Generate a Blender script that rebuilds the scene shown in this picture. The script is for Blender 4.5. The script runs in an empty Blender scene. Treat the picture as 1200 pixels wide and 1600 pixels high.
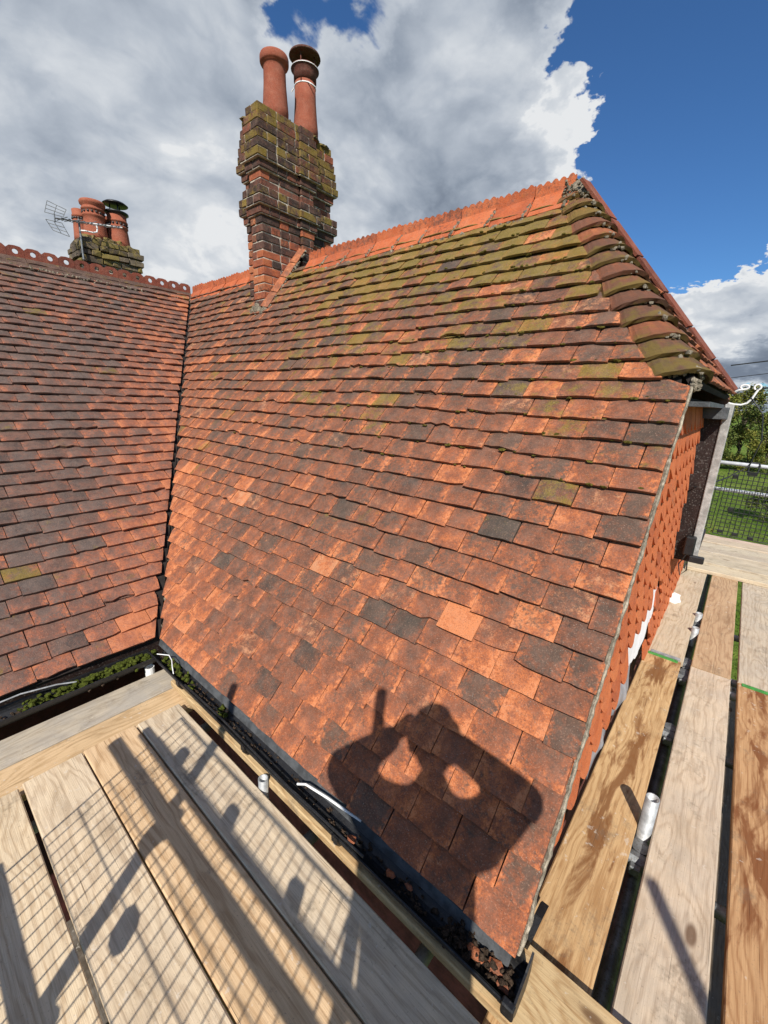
import bpy, math, random
from mathutils import Vector, Matrix, noise as mnoise
random.seed(11)
R = math.radians
sc = bpy.context.scene
COL = sc.collection

# ------------------------------------------------------------------ camera, sky, sun, exposure
CAM_RIGHT = Vector((0.7599, 0.6492, 0.0333)); CAM_DOWN = Vector((0.195, -0.179, -0.964)); CAM_FWD = Vector((-0.62, 0.739, -0.263))
CAM_FWD.normalize(); CAM_RIGHT = (CAM_RIGHT - CAM_FWD * CAM_RIGHT.dot(CAM_FWD)).normalized(); CAM_DOWN = CAM_FWD.cross(CAM_RIGHT).normalized()
FPX = 651.86
cam_d = bpy.data.cameras.new('camera'); cam = bpy.data.objects.new('camera', cam_d); COL.objects.link(cam)
m3 = Matrix((CAM_RIGHT, -CAM_DOWN, -CAM_FWD)).transposed()
cam.matrix_world = m3.to_4x4()
cam_d.sensor_fit = 'VERTICAL'; cam_d.sensor_height = 24.0; cam_d.lens = FPX / 1600.0 * 24.0
cam_d.clip_start = 0.005; cam_d.clip_end = 6000
sc.camera = cam
SUN_DIR = Vector((-0.409, 0.629, -0.661)).normalized()      # the way the light travels
SUN_EL = math.asin(-SUN_DIR.z)
sun_d = bpy.data.lights.new('sun', 'SUN'); sun = bpy.data.objects.new('sun', sun_d); COL.objects.link(sun)
sun_d.energy = 5.0; sun_d.angle = R(0.5); sun_d.color = (1.0, 0.945, 0.86)
sun.rotation_euler = SUN_DIR.to_track_quat('-Z', 'Y').to_euler(); sun.location = -SUN_DIR * 30
sc.view_settings.view_transform = 'Standard'; sc.view_settings.look = 'None'
sc.view_settings.exposure = 0.28; sc.view_settings.gamma = 1.0; sc.view_settings.use_curve_mapping = False
sc.cycles.max_bounces = 6; sc.cycles.diffuse_bounces = 3


class NT:
    """small helper to write node graphs"""
    def __init__(s, tree):
        s.t = tree; s.n = tree.nodes; s.l = tree.links; s.n.clear()
    def node(s, typ, **kw):
        n = s.n.new(typ)
        for k, v in kw.items(): setattr(n, k, v)
        return n
    def put(s, sock, v):
        if isinstance(v, bpy.types.NodeSocket): s.l.new(v, sock)
        elif isinstance(v, (tuple, list, Vector)):
            v = tuple(v)
            if len(sock.default_value) == 4 and len(v) == 3: v = v + (1,)
            sock.default_value = v
        else:
            try: sock.default_value = v
            except TypeError: sock.default_value = (v, v, v)
    def math(s, op, a, b=0.0, c=0.0, clamp=False):
        n = s.node('ShaderNodeMath', operation=op); n.use_clamp = clamp
        s.put(n.inputs[0], a); s.put(n.inputs[1], b); s.put(n.inputs[2], c); return n.outputs[0]
    def vmath(s, op, a, b=(0, 0, 0)):
        n = s.node('ShaderNodeVectorMath', operation=op); s.put(n.inputs[0], a)
        if op == 'SCALE': s.put(n.inputs['Scale'], b)
        else: s.put(n.inputs[1], b)
        return n.outputs['Value'] if op in ('DOT_PRODUCT', 'LENGTH') else n.outputs[0]
    def noise(s, vec, scale=5, detail=4, rough=0.55, dist=0.0, col=False):
        n = s.node('ShaderNodeTexNoise'); s.put(n.inputs['Vector'], vec); s.put(n.inputs['Scale'], scale)
        s.put(n.inputs['Detail'], detail); s.put(n.inputs['Roughness'], rough); s.put(n.inputs['Distortion'], dist)
        return n.outputs['Color' if col else 'Fac']
    def voro(s, vec, scale=5, feature='F1', rnd=1.0):
        n = s.node('ShaderNodeTexVoronoi', feature=feature); s.put(n.inputs['Vector'], vec); s.put(n.inputs['Scale'], scale)
        s.put(n.inputs['Randomness'], rnd); return n.outputs
    def ramp(s, fac, stops, interp='LINEAR'):
        n = s.node('ShaderNodeValToRGB'); cr = n.color_ramp; cr.interpolation = interp
        while len(cr.elements) < len(stops): cr.elements.new(0.5)
        for e, (p, c) in zip(cr.elements, stops): e.position = p; e.color = tuple(c) + (1,) if len(c) == 3 else c
        s.put(n.inputs[0], fac); return n.outputs[0]
    def step(s, v, lo, hi):
        n = s.node('ShaderNodeMapRange', interpolation_type='SMOOTHSTEP'); s.put(n.inputs[0], v); s.put(n.inputs[1], lo); s.put(n.inputs[2], hi)
        return n.outputs[0]
    def mix(s, f, a, b, mode='MIX'):
        n = s.node('ShaderNodeMix', data_type='RGBA', blend_type=mode); n.clamp_factor = True
        s.put(n.inputs[0], f); s.put(n.inputs[6], a); s.put(n.inputs[7], b); return n.outputs[2]
    def fmix(s, f, a, b):
        n = s.node('ShaderNodeMix', data_type='FLOAT'); s.put(n.inputs[0], f); s.put(n.inputs[2], a); s.put(n.inputs[3], b); return n.outputs[0]
    def sep(s, v):
        n = s.node('ShaderNodeSeparateXYZ'); s.put(n.inputs[0], v); return n.outputs
    def comb(s, x, y, z):
        n = s.node('ShaderNodeCombineXYZ'); s.put(n.inputs[0], x); s.put(n.inputs[1], y); s.put(n.inputs[2], z); return n.outputs[0]
    def bump(s, h, strength=0.5, dist=0.01, nrm=None):
        n = s.node('ShaderNodeBump'); s.put(n.inputs['Height'], h); n.inputs['Strength'].default_value = strength; n.inputs['Distance'].default_value = dist
        if nrm is not None: s.l.new(nrm, n.inputs['Normal'])
        return n.outputs[0]
    def attr(s, name, kind='GEOMETRY'):
        n = s.node('ShaderNodeAttribute', attribute_name=name, attribute_type=kind); return n.outputs


def mat(name):
    m = bpy.data.materials.new(name); m.use_nodes = True
    return m, NT(m.node_tree)


def finish(nt, color, rough=0.9, nrm=None, metal=0.0, spec=0.3):
    b = nt.node('ShaderNodeBsdfPrincipled'); o = nt.node('ShaderNodeOutputMaterial')
    nt.put(b.inputs['Base Color'], color); nt.put(b.inputs['Roughness'], rough); nt.put(b.inputs['Metallic'], metal)
    nt.put(b.inputs['Specular IOR Level'], spec)
    if nrm is not None: nt.l.new(nrm, b.inputs['Normal'])
    nt.l.new(b.outputs[0], o.inputs[0])


# ---- world: physical sky with procedural clouds
def pdir(px, py):
    return (CAM_RIGHT * (px - 600) / FPX + CAM_DOWN * (py - 800) / FPX + CAM_FWD).normalized()


world = bpy.data.worlds.new('World'); sc.world = world; world.use_nodes = True
nt = NT(world.node_tree)
tc = nt.node('ShaderNodeTexCoord'); d = nt.vmath('NORMALIZE', tc.outputs['Generated'])
sky = nt.node('ShaderNodeTexSky', sky_type='NISHITA'); sky.sun_disc = False; sky.sun_elevation = SUN_EL
sky.sun_rotation = math.atan2(-SUN_DIR.x, -SUN_DIR.y); sky.air_density = 1.0; sky.dust_density = 0.3; sky.ozone_density = 3.0
dz = nt.sep(d)[2]
flat = nt.math('ADD', nt.math('MAXIMUM', dz, 0.0), 0.42)
q = nt.vmath('DIVIDE', d, nt.comb(flat, flat, flat)); q = nt.vmath('ADD', q, (3.1, 7.7, 1.3))
warp = nt.noise(q, 1.6, 3, 0.5, col=True); warp2 = nt.noise(q, 7.0, 3, 0.5, col=True)
q2 = nt.vmath('ADD', q, nt.vmath('SCALE', nt.vmath('SUBTRACT', warp, (0.5, 0.5, 0.5)), 0.30))
q2 = nt.vmath('ADD', q2, nt.vmath('SCALE', nt.vmath('SUBTRACT', warp2, (0.5, 0.5, 0.5)), 0.05))
big = nt.noise(q2, 1.3, 2, 0.5); fine = nt.noise(q2, 3.2, 10, 0.58)
v1 = nt.voro(q2, 5.5)['Distance']; v2 = nt.voro(q2, 13.0)['Distance']; v3 = nt.voro(q2, 29.0)['Distance']
billow = nt.math('SUBTRACT', 0.62, nt.math('ADD', nt.math('MULTIPLY', v1, 0.62), nt.math('ADD', nt.math('MULTIPLY', v2, 0.34), nt.math('MULTIPLY', v3, 0.17))))
dens = nt.math('ADD', nt.math('ADD', nt.math('MULTIPLY', nt.math('SUBTRACT', big, 0.5), 0.9), nt.math('MULTIPLY', nt.math('SUBTRACT', fine, 0.5), 1.25)), nt.math('ADD', nt.math('MULTIPLY', billow, 0.45), 0.50))


rag = nt.vmath('ADD', nt.vmath('SCALE', nt.vmath('SUBTRACT', nt.noise(q, 5.0, 6, 0.6, col=True), (0.5, 0.5, 0.5)), 0.34), nt.vmath('SCALE', nt.vmath('SUBTRACT', nt.noise(q, 19.0, 5, 0.6, col=True), (0.5, 0.5, 0.5)), 0.07))
dr = nt.vmath('NORMALIZE', nt.vmath('ADD', d, rag))


def lobe(px, py, rin, rout):
    c = pdir(px, py)
    return nt.step(nt.vmath('DOT_PRODUCT', dr, tuple(c)), math.cos(R(rout)), math.cos(R(rin)))


cover = 0.0
for (px, py, rin, rout, amt) in [(1125, 150, 4, 25, -.62), (1190, 30, 4, 22, -.34), (985, 330, 2, 9, -.40), (1090, 300, 2, 12, -.26), (1180, 240, 3, 10, -.24), (1040, 10, 2, 13, -.26),
                                 (545, 5, 1, 8, -.30), (475, 22, .6, 5, -.28), (755, 105, .5, 4, -.34), (620, 5, .6, 6, -.22), (925, 142, .2, 4.4, .62), (1000, 374, .2, 3.6, .62), (1183, 328, .2, 2.6, .44),
                                 (1190, 480, 4, 13, .66), (1085, 500, 3, 9, .40), (1195, 380, 2, 7, .34), (890, 245, .8, 6.0, .30),
                                 (790, 210, 5, 16, .40), (820, 60, 3, 11, .24), (250, 200, 22, 42, .26), (600, 330, 10, 24, .22), (690, 120, 5, 14, .12), (150, 350, 3, 12, .24), (330, 60, 6, 16, .12)]:
    cover = nt.math('ADD', cover, nt.math('MULTIPLY', lobe(px, py, rin, rout), amt))
cov = nt.math('ADD', dens, cover)
cmask = nt.step(cov, 0.56, 0.70)
# light: thick middles grey, edges and sun side white
off = nt.vmath('ADD', q2, tuple(-SUN_DIR * 0.06))
relief = nt.math('SUBTRACT', nt.noise(q2, 3.2, 7, 0.56), nt.noise(off, 3.2, 7, 0.56))
thick = nt.step(cov, 0.64, 1.05)
lum = nt.math('ADD', nt.math('SUBTRACT', 0.86, nt.math('MULTIPLY', thick, 0.27)), nt.math('MULTIPLY', relief, 1.7))
lum = nt.math('ADD', lum, nt.math('MULTIPLY', nt.math('SUBTRACT', nt.noise(q2, 1.5, 6, 0.55), 0.5), 1.35))
lum = nt.math('ADD', lum, nt.math('MULTIPLY', billow, 0.55))
for (px, py, rin, rout, amt) in [(1190, 440, 3, 11, .30), (1185, 588, 1, 5, -.60), (100, 110, 5, 18, .10), (20, 330, 2, 7, .18), (680, 265, 3, 12, -.16), (900, 250, 2, 7, .28), (580, 290, 2, 8, .22), (300, 380, 4, 12, .12), (740, 160, 3, 8, .16), (300, 40, 5, 16, -.08), (160, 330, 3, 10, -.10)]:
    lum = nt.math('ADD', lum, nt.math('MULTIPLY', lobe(px, py, rin, rout), amt))
ccol = nt.ramp(lum, [(0.0, (0.21, 0.255, 0.33)), (0.3, (0.34, 0.395, 0.48)), (0.62, (0.52, 0.575, 0.655)), (0.9, (0.74, 0.78, 0.83)), (1.0, (0.90, 0.92, 0.94))])
bg1 = nt.node('ShaderNodeBackground'); bg2 = nt.node('ShaderNodeBackground'); mx = nt.node('ShaderNodeMixShader'); wo = nt.node('ShaderNodeOutputWorld')
tint = nt.mix(1.0, sky.outputs[0], (0.55, 0.90, 1.25), 'MULTIPLY')
nt.put(bg1.inputs[0], tint); bg1.inputs[1].default_value = 0.075
nt.put(bg2.inputs[0], ccol); bg2.inputs[1].default_value = 0.73
nt.put(mx.inputs[0], cmask); nt.l.new(bg1.outputs[0], mx.inputs[1]); nt.l.new(bg2.outputs[0], mx.inputs[2]); nt.l.new(mx.outputs[0], wo.inputs[0])


# ------------------------------------------------------------------ materials
def tile_mat(name, palette, soot=(0.062, 0.050, 0.040), moss=(0.085, 0.062, 0.020), buff=(0.55, 0.30, 0.17)):
    m, n = mat(name)
    geo = n.node('ShaderNodeNewGeometry'); t = n.attr('tint'); t2 = n.attr('wear')
    tx = n.sep(t['Vector']); wx = n.sep(t2['Vector'])
    p = n.vmath('ADD', geo.outputs['Position'], n.vmath('SCALE', t['Vector'], 37.0))
    big = n.noise(p, 11, 5, 0.62); mid = n.noise(p, 34, 6, 0.68, 0.4); fin = n.noise(p, 170, 4, 0.7); grit = n.noise(p, 520, 3, 0.7)
    wide = n.noise(geo.outputs['Position'], 2.3, 4, 0.6)
    hue = n.math('ADD', n.math('ADD', tx[0], n.math('MULTIPLY', n.math('SUBTRACT', wide, 0.5), 0.45)), n.math('MULTIPLY', n.math('SUBTRACT', big, 0.5), 1.05))
    hue = n.math('ADD', hue, n.math('MULTIPLY', n.math('SUBTRACT', fin, 0.5), 0.75))
    hue = n.math('ADD', hue, n.math('MULTIPLY', n.math('SUBTRACT', mid, 0.5), 0.55))
    edge = n.math('MULTIPLY', wx[2], n.step(n.noise(p, 55, 5, 0.65), 0.32, 0.62))
    hue = n.math('ADD', hue, n.math('MULTIPLY', edge, 0.32))
    base = n.ramp(hue, palette)
    sn = n.math('ADD', n.math('MULTIPLY', mid, 0.62), n.math('MULTIPLY', n.noise(geo.outputs['Position'], 75, 5, 0.7), 0.38))
    s = n.step(n.math('ADD', sn, n.math('SUBTRACT', n.math('MULTIPLY', tx[1], 0.46), n.math('MULTIPLY', edge, 0.14))), 0.62, 0.77)
    base = n.mix(n.math('MULTIPLY', s, 0.74), base, n.mix(fin, soot, tuple(x * 1.5 for x in soot)))
    flake = n.step(n.math('ADD', n.math('ADD', n.math('MULTIPLY', n.noise(p, 22, 6, 0.66), 0.66), n.math('MULTIPLY', fin, 0.34)), n.math('MULTIPLY', wx[1], 0.42)), 0.68, 0.80)
    base = n.mix(n.math('MULTIPLY', flake, 0.8), base, n.mix(fin, buff, (0.42, 0.16, 0.07)))
    mo = n.step(n.math('ADD', n.math('ADD', n.math('MULTIPLY', n.noise(geo.outputs['Position'], 15, 6, 0.62), 0.65), n.math('MULTIPLY', fin, 0.38)), n.math('MULTIPLY', tx[2], 0.46)), 0.63, 0.77)
    base = n.mix(n.math('MULTIPLY', mo, 0.74), base, n.mix(fin, moss, (0.29, 0.215, 0.03)))
    v = n.math('ADD', n.voro(p, 120)['Distance'], n.math('MULTIPLY', n.noise(p, 60, 3, 0.6), 0.5))
    spot = n.math('MULTIPLY', n.step(v, 0.40, 0.34), n.step(n.math('ADD', n.noise(p, 20, 3, 0.5), n.math('MULTIPLY', wx[0], 0.42)), 0.66, 0.78))
    base = n.mix(n.math('MULTIPLY', spot, 0.6), base, (0.42, 0.37, 0.31))
    dot = n.step(n.noise(p, 210, 3, 0.62), 0.57, 0.67)
    base = n.mix(n.math('MULTIPLY', dot, 0.62), base, n.mix(big, (0.04, 0.03, 0.025), (0.11, 0.06, 0.04)))
    pit = n.step(grit, 0.60, 0.72)
    base = n.mix(n.math('MULTIPLY', pit, 0.5), base, (0.045, 0.03, 0.026))
    pale = n.step(n.noise(p, 190, 3, 0.6), 0.57, 0.68)
    base = n.mix(n.math('MULTIPLY', pale, 0.26), base, (0.54, 0.34, 0.24))
    dust = n.step(n.noise(p, 14, 6, 0.7), 0.40, 0.70)
    base = n.mix(n.math('MULTIPLY', dust, 0.10), base, (0.50, 0.33, 0.25))
    h = n.math('ADD', n.math('MULTIPLY', mid, 1.0), n.math('ADD', n.math('MULTIPLY', fin, 0.55), n.math('MULTIPLY', grit, 0.3)))
    h = n.math('SUBTRACT', h, n.math('MULTIPLY', flake, 0.35))
    finish(n, base, 0.93, n.bump(h, 0.75, 0.006), spec=0.15)
    return m


PAL = [(0.0, (0.060, 0.047, 0.040)), (0.22, (0.112, 0.058, 0.041)), (0.45, (0.185, 0.076, 0.045)), (0.66, (0.275, 0.092, 0.046)), (0.86, (0.46, 0.145, 0.055)), (1.0, (0.55, 0.20, 0.085))]
PAL2 = [(0.0, (0.070, 0.055, 0.050)), (0.25, (0.120, 0.073, 0.059)), (0.5, (0.175, 0.085, 0.062)), (0.72, (0.32, 0.112, 0.062)), (1.0, (0.47, 0.165, 0.075))]
PALB = [(0.0, (0.032, 0.024, 0.023)), (0.3, (0.10, 0.046, 0.034)), (0.55, (0.22, 0.068, 0.040)), (0.8, (0.36, 0.10, 0.042)), (1.0, (0.44, 0.16, 0.07))]
M_TILE = tile_mat('weathered_clay', PAL)
M_TILE2 = tile_mat('dull_clay', PAL2, soot=(0.088, 0.070, 0.062))
M_BRICK = tile_mat('sooty_brick', PALB, soot=(0.02, 0.017, 0.016), moss=(0.13, 0.085, 0.016), buff=(0.5, 0.32, 0.2))
M_HUNG = tile_mat('fresh_clay', [(0.0, (0.40, 0.10, 0.04)), (0.5, (0.56, 0.145, 0.048)), (1.0, (0.62, 0.19, 0.07))], soot=(0.12, 0.05, 0.03))
M_RIDGE = tile_mat('ridge_clay', [(0.0, (0.27, 0.07, 0.033)), (0.5, (0.46, 0.11, 0.04)), (1.0, (0.54, 0.17, 0.07))], soot=(0.05, 0.03, 0.026))
M_CREST = tile_mat('dark_red_crest', [(0.0, (0.09, 0.03, 0.024)), (0.5, (0.20, 0.055, 0.036)), (1.0, (0.30, 0.085, 0.045))])
M_HIP = tile_mat('dull_red_hip', [(0.0, (0.13, 0.042, 0.03)), (0.5, (0.24, 0.07, 0.042)), (1.0, (0.34, 0.10, 0.055))])
M_POT = tile_mat('pot_clay', [(0.0, (0.20, 0.058, 0.036)), (0.5, (0.27, 0.078, 0.046)), (1.0, (0.33, 0.10, 0.055))], soot=(0.17, 0.05, 0.033))
M_STONE = tile_mat('lichened_cap', [(0.0, (0.035, 0.03, 0.026)), (0.5, (0.12, 0.10, 0.07)), (1.0, (0.24, 0.20, 0.13))], moss=(0.16, 0.13, 0.05))


def plain(name, color, rough=0.6, metal=0.0, var=0.25, scale=14, bump=0.2, spec=0.4, speck=None):
    m, n = mat(name)
    geo = n.node('ShaderNodeNewGeometry'); p = geo.outputs['Position']
    a = n.noise(p, scale, 6, 0.65); b = n.noise(p, scale * 9, 4, 0.6)
    dark = tuple(c * (1 - var) for c in color); light = tuple(min(1, c * (1 + var * 0.7)) for c in color)
    c = n.mix(n.step(a, 0.35, 0.68), dark, light)
    if speck: c = n.mix(n.step(b, 0.56, 0.66), c, speck)
    finish(n, c, rough, n.bump(n.math('ADD', a, n.math('MULTIPLY', b, 0.5)), bump, 0.01), metal, spec)
    return m


M_MORTAR = plain('old_mortar', (0.23, 0.195, 0.145), 0.95, var=0.45, scale=30, bump=0.8, spec=0.1, speck=(0.13, 0.11, 0.08))
M_VERGE = plain('verge_pointing', (0.38, 0.33, 0.25), 0.95, var=0.5, scale=40, bump=0.8, spec=0.1, speck=(0.14, 0.11, 0.08))
M_LIME = plain('pale_pointing', (0.48, 0.42, 0.34), 0.95, var=0.4, scale=25, bump=0.6, spec=0.1, speck=(0.22, 0.19, 0.14))
M_BLACK = plain('black_plastic', (0.012, 0.012, 0.013), 0.42, var=0.4, scale=18, bump=0.15, spec=0.5, speck=(0.03, 0.028, 0.025))
M_BLACKM = plain('black_mesh_wire', (0.014, 0.014, 0.015), 0.55, bump=0.0)
M_STEEL = plain('galvanised_tube', (0.40, 0.41, 0.41), 0.55, metal=0.35, var=0.3, scale=22, bump=0.15, speck=(0.32, 0.32, 0.31))
M_RAIL = plain('bright_galvanised', (0.66, 0.67, 0.68), 0.5, metal=0.15, var=0.15, scale=22, bump=0.1)
M_STEELD = plain('weathered_tube', (0.20, 0.21, 0.215), 0.55, metal=0.6, var=0.35, scale=16, bump=0.2, speck=(0.12, 0.10, 0.08))
M_WHITE = plain('white_paint', (0.78, 0.78, 0.76), 0.5, var=0.12, scale=20, bump=0.1)
M_SHEET = plain('white_membrane', (0.84, 0.84, 0.84), 0.55, var=0.06, scale=9, bump=0.3)
M_GREYSH = plain('grey_membrane', (0.30, 0.31, 0.33), 0.45, var=0.3, scale=9, bump=0.5)
M_LEAD = plain('dark_lead', (0.09, 0.095, 0.10), 0.6, metal=0.2, var=0.35, scale=20, bump=0.4)
M_BROWN = plain('dark_stained_timber', (0.022, 0.012, 0.010), 0.5, var=0.5, scale=12, bump=0.3, speck=(0.10, 0.09, 0.08))
M_GREYW = plain('weathered_grey_timber', (0.36, 0.35, 0.33), 0.85, var=0.3, scale=22, bump=0.5, speck=(0.22, 0.21, 0.19))
M_DECK = plain('roof_underlay', (0.022, 0.016, 0.014), 0.95, var=0.4, bump=0.3)
M_MOSS = plain('green_moss', (0.075, 0.092, 0.014), 0.95, var=0.5, scale=60, bump=1.0, spec=0.1, speck=(0.15, 0.17, 0.03))
M_OLIVE = plain('olive_moss', (0.13, 0.105, 0.022), 0.95, var=0.5, scale=70, bump=1.0, spec=0.1, speck=(0.22, 0.17, 0.04))
M_LITTER = plain('gutter_litter', (0.07, 0.05, 0.035), 0.95, var=0.6, scale=70, bump=1.0, spec=0.1, speck=(0.20, 0.11, 0.07))
M_GREEN = plain('green_paint', (0.05, 0.27, 0.035), 0.55, var=0.3, scale=40, speck=(0.30, 0.32, 0.30))
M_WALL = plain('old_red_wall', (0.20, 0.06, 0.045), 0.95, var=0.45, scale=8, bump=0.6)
M_WALL_SHADED = plain('dark_red_wall', (0.055, 0.010, 0.009), 0.8, var=0.4, scale=8, bump=0.5)  # shade of the void below the left eave put into the wall colour
M_SKIN = plain('skin', (0.50, 0.28, 0.20), 0.55, var=0.08, scale=8, bump=0.05)
M_CLOTH = plain('navy_workwear', (0.03, 0.04, 0.065), 0.9, var=0.3, scale=30, bump=0.3)
M_HAIR = plain('dark_hair', (0.03, 0.022, 0.016), 0.7, var=0.4, scale=60, bump=0.6)
M_PHONE = plain('phone_case', (0.02, 0.02, 0.022), 0.35, bump=0.0)


def glass_mat():
    m, n = mat('window_glass'); finish(n, (0.02, 0.025, 0.03), 0.05, spec=0.9); return m


M_GLASS = glass_mat()


def wood_mat(name, light, dark, stain=0.0, stain_col=(0.20, 0.075, 0.02), seed=0.0, grey=0.0, grain=1.0):
    m, n = mat(name)
    tcn = n.node('ShaderNodeTexCoord'); o = tcn.outputs['Object']
    p = n.vmath('ADD', o, (seed * 3.7, seed * 1.9, seed * 0.6))
    st = n.vmath('MULTIPLY', p, (1.0, 9.0, 9.0))
    warp = n.noise(n.vmath('MULTIPLY', p, (1.3, 6.0, 6.0)), 1.2, 4, 0.5)
    kv = n.vmath('MULTIPLY', p, (1.25, 3.2, 0.0)); ko = n.voro(kv, 1.55)['Distance']       # sparse knots
    knot = n.step(ko, 0.105, 0.05); halo = n.step(ko, 0.42, 0.05)
    y = n.sep(p)[1]
    ph = n.math('ADD', n.math('MULTIPLY', y, 62.0), n.math('ADD', n.math('MULTIPLY', warp, 21.0), n.math('MULTIPLY', halo, 5.0)))
    ring = n.math('ADD', n.math('MULTIPLY', n.math('SINE', n.math('MULTIPLY', ph, 2.6)), 0.5), 0.5)
    ring = n.math('POWER', ring, 2.6)
    fib = n.noise(n.vmath('MULTIPLY', p, (7.0, 330.0, 330.0)), 1.0, 4, 0.6)
    fib2 = n.noise(n.vmath('MULTIPLY', p, (2.0, 70.0, 70.0)), 1.0, 5, 0.65)
    f = n.math('ADD', n.math('MULTIPLY', ring, 0.58 * grain), n.math('ADD', n.math('MULTIPLY', n.math('SUBTRACT', fib, 0.5), 1.9), n.math('MULTIPLY', n.math('SUBTRACT', fib2, 0.42), 1.9)))
    c = n.mix(f, light, dark)
    blot = n.noise(n.vmath('MULTIPLY', p, (1.0, 2.4, 2.4)), 3.2, 6, 0.62)
    c = n.mix(n.math('MULTIPLY', n.step(blot, 0.48, 0.75), 0.45), c, tuple(x * 0.62 for x in dark))
    if grey: c = n.mix(n.math('MULTIPLY', n.step(n.noise(p, 7, 6, 0.7), 0.35, 0.65), grey), c, (0.34, 0.31, 0.27))
    if stain:
        sn = n.math('ADD', n.noise(n.vmath('MULTIPLY', p, (1.5, 6.5, 6.5)), 1.7, 6, 0.62, 0.6), n.math('MULTIPLY', n.step(n.math('ABSOLUTE', n.sep(o)[1]), 0.085, 0.0), 0.10))
        c = n.mix(n.math('MULTIPLY', n.step(sn, 0.66 - 0.16 * stain, 0.78 - 0.16 * stain), 0.85), c, stain_col)
    c = n.mix(n.math('MULTIPLY', knot, 0.8), c, (0.10, 0.045, 0.02))
    dirt = n.step(n.math('ADD', n.noise(p, 5.5, 6, 0.7), n.math('MULTIPLY', n.noise(p, 60, 4, 0.7), 0.25)), 0.68, 0.84)
    c = n.mix(n.math('MULTIPLY', dirt, 0.5), c, (0.15, 0.115, 0.08))
    splash = n.step(n.math('ADD', n.noise(p, 38, 4, 0.6), n.math('MULTIPLY', n.noise(p, 2.4, 2, 0.5), 0.30)), 0.80, 0.85)
    c = n.mix(n.math('MULTIPLY', splash, 0.35), c, (0.62, 0.57, 0.49))
    speck = n.step(n.noise(p, 120, 4, 0.65), 0.60, 0.70)
    c = n.mix(n.math('MULTIPLY', speck, 0.45), c, (0.12, 0.09, 0.065))
    crack = n.step(n.noise(n.vmath('MULTIPLY', p, (1.6, 150.0, 150.0)), 1.0, 2, 0.5), 0.69, 0.74)
    c = n.mix(n.math('MULTIPLY', crack, 0.6), c, (0.07, 0.05, 0.035))
    h = n.math('SUBTRACT', n.math('ADD', n.math('MULTIPLY', fib2, 0.8), n.math('MULTIPLY', fib, 0.4)), n.math('ADD', n.math('MULTIPLY', crack, 0.8), n.math('MULTIPLY', ring, 0.15)))
    finish(n, c, 0.86, n.bump(h, 0.55, 0.004), spec=0.2)
    return m


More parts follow.
